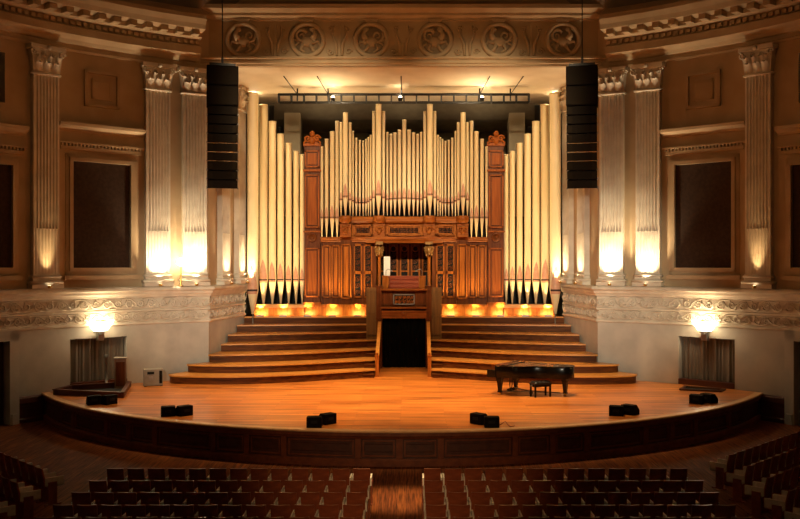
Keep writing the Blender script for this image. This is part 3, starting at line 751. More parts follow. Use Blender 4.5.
# plinths and rails under the side pipes
for s in (-1, 1):
    a, b = sorted((s*(404.4-255)/22.83, s*(404.4-306)/22.83))
    ob(MB().box(a, b, 38.5, 39.1, 3.46, 3.60), 'pipe_rail', tread_wood)
    ob(MB().box(a, b, 38.62, 39.1, 3.085, 3.46), 'plinth', wood)
    # wing plinth under the case
    a, b = sorted((s*4.36, s*1.62)); ob(MB().box(a, b, 38.62, 39.4, 3.085, 3.50).box(a, b, 38.58, 39.4, 3.50, 3.60), 'plinth', wood)
    # black sheet added to paint the dark behind the pipes
    a, b = sorted((s*6.6, s*4.35)); ob(MB().box(a, b, 39.9, 40.0, 3.1, 7.5), 'dark_backing', black)
    # towers
    x0, x1 = s*(404.4-320.8)/22.81, s*(404.4-305)/22.81; a, b = sorted((x0, x1)); c = (a+b)/2; w = b-a
    tw = MB().box(a, b, 38.62, 39.5, 3.58, oz(146))
    tw_o = ob(tw, 'tower', wood_dark)  # dark ground paints shade and patina into the panel grooves
    def sub(mb, name, m, parent=tw_o): return mb.build(name, m, parent)
    pm = MB(); f0 = .03
    def raised(mb, a, b, z0, z1, y, e=.06, d=.08, mi=0):
        mb.box(a, a+e, y-d, y, z0, z1, mi); mb.box(b-e, b, y-d, y, z0, z1, mi); mb.box(a, b, y-d, y, z0, z0+e, mi); mb.box(a, b, y-d, y, z1-e, z1, mi)
        mb.box(a+e*2., b-e*2., y-d*.5, y, z0+e*2., z1-e*2., mi)
    for y0, y1 in ((151, 168), (175, 228), (248, 297)): raised(pm, a+f0, b-f0, oz(y1), oz(y0), 38.62)
    sub(pm, 'panel', wood_red)
    bd = MB().box(a-.04, b+.04, 38.52, 39.4, oz(172), oz(170)).box(a-.03, b+.03, 38.56, 39.4, oz(232.5), oz(231)).box(a-.05, b+.05, 38.5, 39.4, 3.58, oz(302)).box(a-.04, b+.04, 38.54, 39.4, oz(146.5), oz(144.5))
    sub(bd, 'moulding', wood_red)
    Mr = Matrix.Translation((c, 38.6, oz(237))) @ Matrix.Rotation(PI/2, 4, 'X')
    sub(MB().lathe([(.001, .05), (.09, .05), (.11, .09), (.16, .11), (.21, .07), (.22, 0)], n=20, M=Mr, cap=False), 'roundel', wood_dark)
    fin = MB(); zb = oz(146)
    fin.prism([(c-.30, zb), (c+.30, zb), (c+.22, zb+.3), (c+.1, zb+.42), (c-.1, zb+.42), (c-.22, zb+.3)], 38.62, 38.9, axis='y')
    for q in (-1, 1):
        fin.tube([(c+q*.2+p_[0], 38.58, p_[2]) for p_ in spiral(0, zb+.3, .16, 1.4, 14, q)], .045, 6)
        fin.tube([(c+q*.3, 38.6, zb-.02), (c+q*.36, 38.58, zb+.12), (c+q*.26, 38.58, zb+.2)], .05, 6)
    fin.sphere((c, 38.6, zb+.5), .12, 10, sc=(1, .8, 1.2)); fin.sphere((c, 38.56, zb+.2), .14, 10, sc=(.9, .5, 1.3))
    sub(fin, 'carved_finial', wood_red)
    # lower case wing: from the tower to the recess
    xa, xb = ox(321), ox(376.5)       # left values
    def bx(p0, p1): return sorted((s*-ox(p0) if s > 0 else ox(p0), s*-ox(p1) if s > 0 else ox(p1)))
    a, b = bx(320.8, 376.5)
    ob(MB().box(a, b, 38.95, 39.6, 3.6, oz(240)), 'wing_case', wood_dark)  # groove shade and patina around the panels put into this dark wood
    pn = MB()
    for p0, p1, yy in ((322, 330.6, 38.95), (331.4, 340, 38.95)):
        a, b = bx(p0, p1); raised(pn, a, b, oz(298), oz(245), yy)
    ob(pn, 'tall_panel', wood)
    a, b = bx(340.8, 352); pp = MB().box(a, b, 38.78, 39, 3.6, oz(240), 1); raised(pp, a+.02, b-.02, oz(299), oz(244), 38.78); ob(pp, 'pilaster_panel', [wood, wood_dark])  # dark base carries painted groove shade plus patina
    for p0, p1 in ((354, 362), (364.2, 372.2)):
        a, b = bx(p0, p1); cp = MB(); raised_y = 38.95
        e = .05
        cp.box(a, a+e, 38.88, 38.97, oz(298), oz(244)); cp.box(b-e, b, 38.88, 38.97, oz(298), oz(244))
        for z0, z1 in ((298, 296), (274, 271), (246, 244)): cp.box(a, b, 38.88, 38.97, oz(z0), oz(z1))
        cp.box(a+e, b-e, 38.93, 38.97, oz(296), oz(246), 1)
        for z0, z1 in ((295, 275), (270.5, 247)): curl_panel(cp, a+e, b-e, oz(z0), oz(z1), 38.92, 2, .26, .014)
        ob(cp, 'pierced_panel', [wood, black, wood_dark])
    # engaged column and lion-head bracket beside the console recess
    cxl = s*(404.4-379.6)/22.81
    col_ = MB().lathe([(.10, 4.2), (.10, 4.3), (.07, 4.34), (.062, 5.6), (.09, 5.66), (.10, 5.75)], cxl, 38.86, 14)
    ob(col_, 'column', wood)
    ln = MB(); zl = oz(250.5)
    ln.sphere((cxl, 38.72, zl), .17, 12, sc=(1, .9, 1.15)); ln.sphere((cxl, 38.58, zl-.05), .085, 10, sc=(1, 1, .8)); ln.sphere((cxl, 38.6, zl-.15), .06, 8)
    for q in (-1, 1):
        ln.sphere((cxl+q*.06, 38.59, zl+.06), .03, 8); ln.sphere((cxl+q*.14, 38.7, zl+.15), .05, 8)
        for a_ in range(4): ln.sphere((cxl+q*(.17-.02*a_), 38.72, zl+.1-.1*a_), .06, 6)
    ln.box(cxl-.16, cxl+.16, 38.6, 39, oz(244.5), oz(241.5))
    ob(ln, 'lion_head', gilt)
# central recess
xl, xr = ox(376.5), -ox(376.5)
ob(MB().box(xl, xr, 40.2, 40.4, 3.1, oz(239)).box(xl-.1, xl, 38.96, 40.4, 3.1, oz(239)).box(xr, xr+.1, 38.96, 40.4, 3.1, oz(239)), 'recess_case', wood_dark)
for c in (-1.0, -.5, 0, .5, 1.0):
    rp = MB(); a, b = c-.2, c+.2; z0, z1 = 4.3, 6.25
    rp.box(a, a+.06, 40.08, 40.2, z0, z1); rp.box(b-.06, b, 40.08, 40.2, z0, z1); rp.box(a, b, 40.08, 40.2, z1-.06, z1); rp.box(a, b, 40.1, 40.2, 5.0, 5.07)
    rp.box(a+.06, b-.06, 40.16, 40.2, z0, z1-.06, 1)
    curl_panel(rp, a+.07, b-.07, 5.1, z1-.36, 40.15, 2, .26, .014)
    rp.tube([(c+.13*cos(2*PI*k/14), 40.13, z1-.2+.13*sin(2*PI*k/14)) for k in range(14)], .022, 5, 0, closed=True)
    ob(rp, 'recess_panel', [wood, black, wood_dark])
# cornice shelf and carved frieze
lo, hi = ox(320.8), -ox(320.8)
cor = MB().sweep([(lo, 39.0), (hi, 39.0)], [(-.6, oz(242)), (.12, oz(242)), (.16, oz(240.8)), (.16, oz(240)), (.24, oz(238.6)), (.24, oz(237)), (-.6, oz(236.5))], 0, side=1, closed_prof=True)
cor.sweep([(ox(366), 38.8), (-ox(366), 38.8)], [(-.6, oz(243)), (.14, oz(243)), (.2, oz(241)), (.28, oz(239)), (.28, oz(237)), (-.6, oz(236))], 0, side=1, closed_prof=True)
ob(cor, 'cornice', wood_h)
ob(MB().box(ox(340.5), -ox(340.5), 38.95, 39.5, oz(237), oz(218)), 'frieze_case', wood)
tr = MB().sweep([(ox(340.5), 38.9), (-ox(340.5), 38.9)], [(-.5, oz(223)), (.1, oz(223)), (.16, oz(221.5)), (.16, oz(218.5)), (.1, oz(216.5)), (-.5, oz(216))], 0, side=1, closed_prof=True)
ob(tr, 'pipe_shelf', wood_h)
for p0, p1 in ((354, 372.5), (387.5, 421.3), (436.3, 454.8)):
    a, b = ox(p0), ox(p1); fp = MB(); z0, z1 = oz(235.6), oz(225)
    for e, yy in ((0, .1), (.06, .06)): 
        q = .05
        fp.box(a+e, a+e+q, 38.95-yy, 38.96, z0+e, z1-e); fp.box(b-e-q, b-e, 38.95-yy, 38.96, z0+e, z1-e)
        fp.box(a+e, b-e, 38.95-yy, 38.96, z0+e, z0+e+q); fp.box(a+e, b-e, 38.95-yy, 38.96, z1-e-q, z1-e)
    fp.box(a+.05, b-.05, 38.94, 38.97, z0+.05, z1-.05, 1)
    curl_panel(fp, a+.1, b-.1, z0+.1, z1-.1, 38.93, 2, .15, .012)
    ob(fp, 'carved_frieze', [wood, black, wood_dark])
for pxc in (346, 379.6, 429.2, 462.8):
    c = ox(pxc); bl = MB(); w = .24
    bl.box(c-w, c+w, 38.6, 39, oz(237), oz(224))
    bl.lathe([(.16, oz(223.5)), (.25, oz(222)), (.27, oz(220)), (.27, oz(217.5)), (.24, oz(216))], c, 38.62, 18)
    bl.tube([(c-.13, 38.58, oz(227)), (c-.06, 38.54, oz(228)), (c, 38.52, oz(227)), (c+.06, 38.54, oz(228)), (c+.13, 38.58, oz(227))], .035, 6)
    for q in (-1, 1): bl.tube([(c+q*.11+p_[0], 38.57, p_[2]) for p_ in spiral(0, oz(229.5), .09, 1.3, 12, q)], .025, 5)
    bl.sphere((c, 38.57, oz(232)), .09, 10, sc=(1, .6, 1.2)); bl.box(c-w-.02, c+w+.02, 38.57, 39, oz(225.2), oz(224))
    ob(bl, 'carved_bracket', wood_h)
ob(MB().box(ox(340), -ox(340), 39.3, 39.4, oz(218), oz(160)), 'dark_backing', black)  # black sheet for the dark gaps between the pipes
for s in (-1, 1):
    a, b = sorted((s*3.65, s*2.8)); ob(MB().box(a, b, 39.3, 39.4, oz(238), oz(165)), 'dark_backing', black)

# ------------------------------------------------------------------ organ console over the doorway
con = thing('organ_console', 'wooden organ console above the dark doorway with closed red lid', 'organ console', (0, 37.6, STAGE))
CI = Matrix.Translation((0, -37.6, -STAGE))
def cb(mb, name, m, parent=None, **k):
    o = mb.build(name, m, None, **k); o.parent = parent or con; o.matrix_parent_inverse = CI; return o
def cx_(px): return X(px, 37.6)-X(403.7, 37.6)
def cz_(py): return Z(py, 37.6)
for s in (-1, 1):
    a, b = sorted((s*.93, s*1.17))
    p_ = MB().box(a, b, 37.52, 37.85, STAGE, cz_(287)).box(a-.03, b+.03, 37.49, 37.88, cz_(287), cz_(285.6)).box(a-.02, b+.02, 37.5, 37.86, cz_(319), cz_(317.8))
    for y0, y1 in ((290, 306), (320, 345)): p_.box(a+.05, b-.05, 37.49, 37.53, cz_(y1), cz_(y0))
    cb(p_, 'post', wood_dark)
    a, b = sorted((s*1.17, s*1.60)); dr = MB().box(a, b, 37.62, 37.68, STAGE+4*RS+.01, cz_(287.5))
    for k in range(2):
        u0 = a+(b-a)*(.08+.46*k); u1 = u0+(b-a)*.38
        for z0, z1 in ((2.35, 3.15), (3.25, 4.2)): raised(dr, u0, u1, z0, z1, 37.62, .03, .03)
    cb(dr, 'side_screen', olive_wood)
cb(MB().box(-.93, .93, 37.62, 39.2, 3.09, 4.27), 'body', wood_dark)
be = MB().box(-.95, .95, 37.5, 37.62, cz_(318), cz_(311)).box(-.95, .95, 37.46, 37.64, cz_(312), cz_(310.6)).box(-.95, .95, 37.47, 37.64, cz_(318.2), cz_(316.8))
ro = be; ro.sphere((0, 37.5, cz_(313.8)), .09, 10, sc=(1.3, .5, 1))
cb(be, 'door_beam', wood_h)
cb(MB().box(-.98, .98, 37.44, 37.66, cz_(308.4), cz_(306.8)), 'lower_ledge', wood_h)
cb(MB().box(-1.0, 1.0, 37.40, 38.9, cz_(290.3), cz_(288.6)), 'upper_ledge', wood_h)
gr = MB(); a, b, z0, z1 = -.46, .46, cz_(304.7), cz_(294)
gr.box(a, b, 37.54, 37.62, z0, z1, 1)
e = .05
gr.box(a, a+e, 37.48, 37.62, z0, z1); gr.box(b-e, b, 37.48, 37.62, z0, z1); gr.box(a, b, 37.48, 37.62, z0, z0+e); gr.box(a, b, 37.48, 37.62, z1-e, z1)
curl_panel(gr, a+e, b-e, z0+e, z1-e, 37.53, 2, .17, .013)
cb(gr, 'grille', [steel, black, wood])
for s in (-1, 1):
    pn = MB(); a, b = sorted((s*.52, s*.90)); raised(pn, a, b, cz_(305.5), cz_(292), 37.62, .035, .03); cb(pn, 'panel', wood_dark)
ld = MB().prism([(37.75, cz_(288.5)), (38.25, cz_(276.2)), (38.9, cz_(276.2)), (38.9, cz_(288.5))], -.63, .63, axis='x')
for k in range(3):
    y0 = 37.78+.16*k; zz = cz_(288.5)+(y0-37.75)*(cz_(276.2)-cz_(288.5))/.5
    ld.box(-.60, .60, y0-.03, y0+.06, zz, zz+.05)
cb(ld, 'closed_lid', console_red)
for s in (-1, 1):
    a, b = sorted((s*.66, s*.92)); cb(MB().box(a, b, 37.8, 38.7, cz_(288.6), cz_(277)).box(a-.02, b+.02, 37.77, 38.72, cz_(277), cz_(276)), 'cheek', wood)
    lp = MB().tube([(s*.78, 38.2, cz_(276)), (s*.78, 38.2, cz_(271)), (s*.7, 38.15, cz_(269)), (s*.55, 38.1, cz_(270.5))], .014, 6); lp.lathe([(.02, 0), (.06, -.06)], M=Matrix.Translation((s*.53, 38.08, cz_(270.3))), n=10)
    cb(lp, 'desk_lamp', steel)
# white board at the console
o = MB().prism([(38.62, cz_(276)), (38.68, cz_(276)), (38.74, oz(256.5)), (38.68, oz(256.5))], -.14, .14, axis='x').build('white_board', white_board)
tag(o, 'narrow upright white board standing at the console', 'board'); o.location = (X(386.9, 38.6)-X(404.2, 38.6), -.02+.06, 0)
# doorway and black curtain
mb = MB(); N = 70; vs = []; fs = []
for i in range(N+1):
    x = -.92+1.84*i/N
    y = 37.76+.04*sin(i*.85+.8*sin(i*.2))
    for z in (STAGE+.01, 2, cz_(317.5)): vs.append((x, y, z))
for i in range(N):
    for j in range(2): fs.append((i*3+j, i*3+3+j, i*3+4+j, i*3+1+j))
mb.add(vs, fs, 0, True)
tag(mb.build('doorway_curtain', curtain_dark, recalc=False), 'black curtain hanging in the doorway under the organ console', 'curtain')
for s, nm in ((-1, 'left'), (1, 'right')):
    a, b = sorted((s*.94, s*1.115)); struct(MB().box(a, b, 37.9, 38.7, STAGE, 3.08), f'wall_passage_{nm}', wood_dark)
struct(MB().box(-1.12, 1.12, 38.5, 38.7, STAGE, 3.08), 'wall_passage_back', black)

# footlights in front of the organ plinth
FL = []
for s in (-1, 1):
    for i, px in enumerate((261, 284, 308.5, 333, 358)):
        x = s*(404.4-px)/22.95
        who = ['outermost', 'second from the outer end', 'middle one', 'second from the console', 'closest to the console'][i]
        t = thing('footlight', f"small warm footlight at the organ's foot, {who}, {'right side' if s > 0 else 'left side'}", 'footlight', (x, 38.35, STAGE+7*RS), 0, 'footlights along the organ plinth')
        MB().box(-.16, .16, -.06, .05, 0, .07).build('housing', steel, t, bevel=.01)
        MB().box(-.14, .14, .052, .056, .015, .06).build('lens', foot_glass, t)
        FL.append((x, 38.42, STAGE+7*RS+.1))

# ------------------------------------------------------------------ lighting truss
TY, TZ = 37.4, Z(98.5, 37.4)
tr = thing('lighting_truss', 'long black ladder truss hung below the recess ceiling', 'lighting truss', (0, TY, TZ))
hw = 5.28
for y in (-.13, .13):
    for z in (-.17, .17): MB().tube([(-hw, y, z), (hw, y, z)], .030, 6).build('rail', truss_mat, tr)
for k in range(21):
    x = -hw+2*hw*k/20
    r_ = MB()
    for y in (-.13, .13): r_.box(x-.03, x+.03, y-.02, y+.02, -.17, .17)
    r_.box(x-.02, x+.02, -.13, .13, -.19, -.15); r_.box(x-.02, x+.02, -.13, .13, .15, .19)
    r_.build('rung', truss_mat, tr)
for x, dx in ((-4.5, -.35), (-3.2, -.3), (-.1, 0), (3.2, .3), (4.5, .35)):
    MB().tube([(x, 0, .17), (x+dx, -1.6, 12.97-TZ)], .02, 6).build('hanger_rod', truss_mat, tr)
    MB().box(x-.03, x+.03, -.03, .03, -.1, .42).build('clamp', truss_mat, tr)
TL = []
for x, nm in ((-3.0, 'at its left end'), (-.15, 'near the middle'), (3.3, 'at its right end')):
    t = thing('truss_lamp', f'small glowing lamp clamped inside the black truss {nm}', 'lamp', (x, TY, TZ-.02), 0, 'lamps in the truss')
    MB().lathe([(.001, -.10), (.08, -.10), (.10, .02), (.09, .06)], n=12, cap=False).build('housing', truss_mat, t)
    MB().sphere((0, 0, .05), .085, 10).build('bulb', spot_glass, t)
    TL.append((x, TY, TZ+.25))

# ------------------------------------------------------------------ line arrays
for s, side in ((-1, 'the left side'), (1, 'the right side')):
    ay = 31.0; axx = s*6.30
    zt = Z(67, ay)
    t = thing('line_array', f'tall black hanging loudspeaker column on {side}', 'loudspeaker', (axx, ay, Z(188, ay)), -s*-.22 if s < 0 else -.22, 'hanging loudspeaker columns')
    t.rotation_euler = (0, 0, .24 if s < 0 else -.24)
    z0 = t.location.z
    MB().box(-.45, .45, -.2, .35, zt-z0, zt-z0+.10).box(-.04, .04, .0, .08, zt-z0, zt-z0+.35).build('rigging_frame', truss_mat, t)
    MB().tube([(0, .04, zt-z0+.3), (0, .04, 17.2-z0)], .022, 6).build('suspension_cable', truss_mat, t)
    z = zt-z0
    for k in range(2):
        h = .70
        c = MB().box(-.54, .54, -.32, .38, z-h+.01, z-.01).build('bass_cabinet', speaker_black, t, bevel=.02)
        MB().box(-.50, .50, -.335, -.322, z-h+.05, z-.05).build('grille', speaker_grille, c)
        z -= h
    tilt = 0; yy = -.0
    N = 9; h = z/N*1.0
    for k in range(N):
        tilt += .022
        Mx = Matrix.Translation((0, yy, z)) @ Matrix.Rotation(tilt, 4, 'X')
        w = .52
        c = MB().prism([(-w, -.30), (w, -.30), (w*.92, .30), (-w*.92, .30)], -h+.025, -.012, M=Mx).build('array_cabinet', speaker_black, t)
        g = MB()
        for q in (-1, 1): g.prism([(q*.015, -.27), (q*.50, -.315), (q*.50, -.30), (q*.015, -.255)], -h+.045, -.035, M=Mx)
        g.box(-.02, .02, -.29, -.25, -h+.03, -.02, M=Mx)
        g.build('grille', speaker_grille, c)
        b_ = MB()
        for q in (-1, 1): b_.box(q*.53-.015, q*.53+.015, -.25, .2, -h-.01, -h+.05, M=Mx)
        b_.build('hinge_plate', steel, c)
        dn = Mx.to_3x3() @ Vector((0, 0, -h)); yy += dn.y; z += dn.z

# ------------------------------------------------------------------ piano, bench
pr = math.atan2(-.545, .839)
piano = thing('grand_piano', 'long black grand piano with closed lid on the stage boards', 'piano', (3.31, 30.75, STAGE), pr)
piano.scale = (.965, 1, 1.01)
OUT = [(.30, -.76), (.95, -.76), (1.15, -.70), (1.38, -.52), (1.60, -.34), (1.85, -.22), (2.15, -.14), (2.45, -.05), (2.64, .06), (2.73, .22), (2.74, .42), (2.68, .60), (2.55, .71), (2.35, .76), (.30, .76)]
OS = smooth(OUT, 4)
MB().prism(OS, .60, .965, smooth=True).build('rim', lacquer, piano, bevel=.008)
cxx = sum(p[0] for p in OS)/len(OS)
LID = [(x+(.02 if x > cxx else -.0), y*1.02) for x, y in OS]
MB().prism([(x, y) for x, y in LID if x > .60] , .975, 1.0).build('lid', lacquer, piano, bevel=.006)
MB().box(.32, .74, -.765, .765, 1.003, 1.022).build('lid_flap', lacquer, piano, bevel=.005)
kb = MB().box(0, .34, -.76, .76, .58, .66).box(.0, .34, -.78, -.68, .60, .84).box(0, .34, .68, .78, .60, .84).box(.27, .33, -.69, .69, .66, .97).box(-.01, .03, -.70, .70, .62, .70)
kb.build('key_bed', lacquer, piano, bevel=.01)
ky = MB().box(.05, .20, -.62, .62, .66, .70)
kx = -.60
for i in range(35):
    if i % 7 not in (2, 6): ky.box(.11, .20, kx+i*.0345+.018, kx+i*.0345+.032, .70, .715, 1)
ky.build('keyboard', [ivory, black], piano)
MB().prism([(.21, .70), (.26, .70), (.30, .93), (.27, .93)], -.68, .68, axis='y', M=None).build('fallboard', lacquer, piano)
for x, y in ((.42, -.60), (.42, .60), (2.48, .30)):
    l = MB()
    for q, z0, z1, z2 in ((.085, .52, .60, 0),): l.box(x-.1, x+.1, y-.1, y+.1, .50, .60)
    l.add([(x+a*.085, y+b*.085, .50) for a, b in ((-1, -1), (1, -1), (1, 1), (-1, 1))]+[(x+a*.05, y+b*.05, .12) for a, b in ((-1, -1), (1, -1), (1, 1), (-1, 1))],
          [(0, 1, 2, 3), (4, 5, 6, 7), (0, 1, 5, 4), (1, 2, 6, 5), (2, 3, 7, 6), (3, 0, 4, 7)])
    l.box(x-.065, x+.065, y-.065, y+.065, .08, .13)
    lo_ = l.build('leg', lacquer, piano)
    MB().lathe([(.045, -.02), (.05, -.01), (.05, .01), (.045, .02)], n=12, M=Matrix.Translation((x, y, .05)) @ Matrix.Rotation(PI/2, 4, 'X')).box(x-.03, x+.03, y-.03, y+.03, .05, .09).build('caster', brass, lo_)
ly = MB().box(.50, .58, -.13, .13, .54, .62).tube([(.54, -.07, .56), (.54, -.09, .3), (.54, -.06, .14)], .022, 8).tube([(.54, .07, .56), (.54, .09, .3), (.54, .06, .14)], .022, 8).box(.46, .62, -.16, .16, .08, .15)
ly.tube([(.6, 0, .14), (.95, 0, .6)], .012, 6)
lo_ = ly.build('pedal_lyre', lacquer, piano)
for y in (-.07, 0, .07): MB().box(.34, .47, y-.02, y+.02, .06, .075).build('pedal', brass, lo_)
MB().tube([(.42, -.52, .10), (1.3, .05, .10), (2.3, .27, .10)], .02, 6).tube([(.42, .52, .10), (1.3, .05, .10)], .02, 6).lathe([(.001, .02), (.07, .02), (.07, .12), (.001, .12)], 1.3, .05, 12).build('trolley', steel, piano)
# bench
bpos = (X(540.5, 29.6), 29.6, STAGE)
bench = thing('piano_bench', 'black buttoned piano bench in front of the grand piano', 'bench', bpos, pr+1.0)
cu = MB(); vs = []; fs = []; N, M_ = 17, 9
for j in range(M_):
    for i in range(N):
        u, v = i/(N-1), j/(M_-1)
        z = .50+.035*abs(sin(u*PI*4))*abs(sin(v*PI*2))-(.03 if i in (0, N-1) or j in (0, M_-1) else 0)
        vs.append((-.33+.66*u, -.18+.36*v, z))
for j in range(M_-1):
    for i in range(N-1): fs.append((j*N+i, j*N+i+1, (j+1)*N+i+1, (j+1)*N+i))
cu.add(vs, fs, 0, True); cu.box(-.33, .33, -.18, .18, .41, .475)
cu.build('cushion', leather, bench)
MB().box(-.32, .32, -.17, .17, .34, .41).build('frame', lacquer, bench, bevel=.01)
for a in (-1, 1):
    for b in (-1, 1): MB().prism([(a*.29-.025, b*.14-.025), (a*.29+.025, b*.14-.025), (a*.29+.025, b*.14+.025), (a*.29-.025, b*.14+.025)], 0, .35).build('leg', lacquer, bench)
for a in (-1, 1): MB().lathe([(.03, -.02), (.03, .02)], n=10, M=Matrix.Translation((a*.345, 0, .38)) @ Matrix.Rotation(PI/2, 4, 'Y')).build('height_knob', steel, bench)

# ------------------------------------------------------------------ stage monitors
def monitor(x, y, rz, label):
    t = thing('stage_monitor', label, 'monitor speaker', (x, y, STAGE), rz, 'floor monitor speakers')
    w = .205
    # wedge: flat back to the audience, sloping baffle facing up-stage
    MB().prism([(-.17, 0), (.22, 0), (.22, .12), (.05, .29), (-.17, .29)], -w, w, axis='x').build('cabinet', speaker_black, t, bevel=.012)
    n_ = Vector((.17, 0, .19)).normalized()
    MB().prism([(.215, .135), (.228, .142), (.068, .295), (.055, .285)], -w+.02, w-.02, axis='x').build('grille', speaker_grille, t)
    MB().box(-.09, .09, -.185, -.172, .12, .2).build('handle_recess', black, t)
    return t
spots = [(99, 405, 'on the lip by the stairwell', .5), (174, 416.5, 'on the stage lip, second group from the stairwell', .28), (317, 427.5, 'near the lip left of the aisle line', .12),
         (489, 427.5, 'at the lip in front of the piano', -.12), (624, 416, 'on the lip beyond the piano tail', -.28), (704, 404, 'at the right end of the stage lip', -.5)]
for px, py, where, rz in spots:
    d = F*(CZ-STAGE)/(py-262); x = X(px, d); s = 1 if px > 404 else -1
    if abs(px-404) < 120:
        monitor(x-.08*s*-1, d+.1, rz*.3, f'black wedge monitor {where}, front one of two')
        monitor(x+s*-.22*1+0*s, d+.58, -s*.75, f'black wedge monitor {where}, rear one of two')
    else:
        monitor(x-.20, d+.1, rz+.25*s*0, f'black wedge monitor {where}, further from the piano' if s < 0 else f'black wedge monitor {where}, closer to the piano')
        monitor(x+.24, d+.24+.04*s, rz-.45*s if s < 0 else rz-.45, f'black wedge monitor {where}, closer to the piano' if s < 0 else f'black wedge monitor {where}, further from the piano')
d = F*4.5/(427.5-262); x = X(503, d)
tag(MB().tube([(x-.1+.0, d+.2, STAGE+.012), (x, d+.1, STAGE+.1), (x+.08, d+.16, STAGE+.14), (x+.14, d+.1, STAGE+.06), (x+.2, d+.05, STAGE+.012), (x+.3, d+.12, STAGE+.012), (x+.35, d+.25, STAGE+.012)], .010, 6).build('cable', cable_red),
    'thin reddish cable looping beside the monitor in front of the piano', 'cable')

# ------------------------------------------------------------------ stairwell curbs, posts and box on the stage
def curb(name, label, pts, h, w=.1):
    t = thing(name, label, 'stairwell', (pts[0][0], pts[0][1], STAGE)); inv = Matrix.Translation((-pts[0][0], -pts[0][1], -STAGE))
    o = MB().prism(pts, STAGE+.002, STAGE+.012).build('opening', black, t); o.matrix_parent_inverse = inv  # flat black sheet on the solid deck paints the dark of the hole
    for i in range(len(pts)):
        a, b = Vector((*pts[i], 0)), Vector((*pts[(i+1) % len(pts)], 0)); l = (b-a).length; q = math.atan2((b-a).y, (b-a).x)
        Mx = Matrix.Translation((a.x, a.y, STAGE)) @ Matrix.Rotation(q, 4, 'Z')
        o = MB().box(-w/2, l+w/2, -w/2, w/2, 0.001, h, M=Mx).box(-w/2-.02, l+w/2+.02, -w/2-.02, w/2+.02, h, h+.035, M=Mx).build('curb', skirt_wood, t); o.matrix_parent_inverse = inv
    return t
curb('stairwell', 'dark stair opening with low timber curb at the end of the stage', [(-11.75, 30.0), (-9.25, 29.3), (-9.85, 31.9), (-11.6, 30.95)], .16)
curb('stairwell', 'small dark floor opening below the curtained alcove, right side', [(9.75, 31.0), (11.0, 30.6), (11.3, 31.05), (10.15, 31.75)], .03, .06)
d = 31.6
t = thing('steel_post', 'slim grey steel post beside the stairwell', 'post', (X(106.5, d), d, STAGE))
MB().lathe([(.11, 0), (.11, .02), (.05, .03), (.05, 1.08), (.065, 1.09), (.065, 1.13), (.001, 1.14)], n=14).build('shaft', steel, t)
MB().box(-.08, .08, -.05, .05, 1.13, 1.18).build('cap', steel, t)
d = 31.6
t = thing('wooden_pedestal', 'narrow brown upright cabinet beside the grey post', 'cabinet', (X(120.5, d), d, STAGE), .3)
MB().box(-.2, .2, -.17, .17, 0, 1.06).build('body', mk('pedestal_wood', (.20, .10, .05), (.26, .14, .07), .5, scale=(10, 10, 1)), t, bevel=.01)
MB().box(-.215, .215, -.185, .185, 1.06, 1.10).build('top', cabinet_grey, t); MB().box(-.15, .15, -.185, -.172, .1, .95).build('door', wood_dark, t)
d = 32.2
t = thing('equipment_cabinet', 'pale grey equipment cabinet against the wall by the steps', 'cabinet', (X(153, d), d, STAGE), .38)
MB().box(-.33, .33, -.2, .2, .02, .62).build('body', cabinet_grey, t, bevel=.015)
MB().box(-.22, .02, -.215, -.2, .44, .53).build('slot', black, t); MB().box(-.16, -.02, -.215, -.2, .22, .36).build('socket_plate', steel, t)
MB().box(.2, .3, -.215, -.2, .1, .56).build('vent', speaker_grille, t)
for a in (-.28, .28): MB().box(a-.04, a+.04, -.18, .18, 0, .02).build('foot', black, t)

# ------------------------------------------------------------------ auditorium seats
def make_seat():
    t = thing('auditorium_seat', '', 'seat', (0, 0, 0), 0, 'auditorium seats')
    vs = []; fs = []                                   # gently curved wooden back, its top edge rounded
    bk = MB(); N = 6; w = .185
    for j, (z, yo) in enumerate(((.36, .05), (.6, .015), (.80, -.03), (.85, -.045))):
        for i in range(N+1):
            u = -1+2*i/N; vs.append((u*w, yo-.03*(1-u*u), z))
    m = len(vs)
    vs += [(x, y+.03, z) for x, y, z in vs]
    k = N+1
    for j in range(3):
        for i in range(N):
            fs.append((j*k+i, j*k+i+1, (j+1)*k+i+1, (j+1)*k+i)); fs.append((m+j*k+i, m+j*k+i+1, m+(j+1)*k+i+1, m+(j+1)*k+i))
    for j in range(3):
        for i in (0, N): fs.append((j*k+i, (j+1)*k+i, m+(j+1)*k+i, m+j*k+i))
    bk.add(vs, fs, 0, False)
    top = [(i, i+1, m+i+1, m+i) for i in range(3*k, 3*k+N)]; bk.add(vs, top, 1); bk.add(vs, [(i, i+1, m+i+1, m+i) for i in range(N)], 0)
    bk.build('backrest', [seat_wood, seat_edge], t)
    cs_ = MB().box(-.19, .19, .09, .48, .40, .455).build('seat', seat_cloth, t, bevel=.02)
    for s in (-1, 1):
        l = MB().box(s*.215-.016, s*.215+.016, .02, .40, .0, .03).box(s*.215-.016, s*.215+.016, .10, .30, .03, .52)
        o = l.build('leg', seat_wood, t)
        MB().box(s*.214-(.005 if s < 0 else .03), s*.214+(.03 if s < 0 else .005), .04, .46, .44, .62).build('arm_pad', seat_cloth, o)
    return t
S0 = make_seat(); SK = kidmap_of(S0); used = False
ORD = ['', 'first', 'second', 'third', 'fourth', 'fifth', 'sixth', 'seventh', 'eighth', 'ninth', 'tenth', 'eleventh', 'twelfth', 'thirteenth']
def place_seat(x, y, rz, label, group):
    global used
    if not used:
        used = True; S0.location = (x, y, 0); S0.rotation_euler = (0, 0, rz); S0['label'] = label; S0['group'] = group
    else: copy_tree(S0, SK, (x, y, 0), rz, label, group)
rows = [19.76, 18.67, 17.72, 16.8, 16.0]
rn = ['front row', 'second row', 'third row', 'fourth row', 'fifth row']
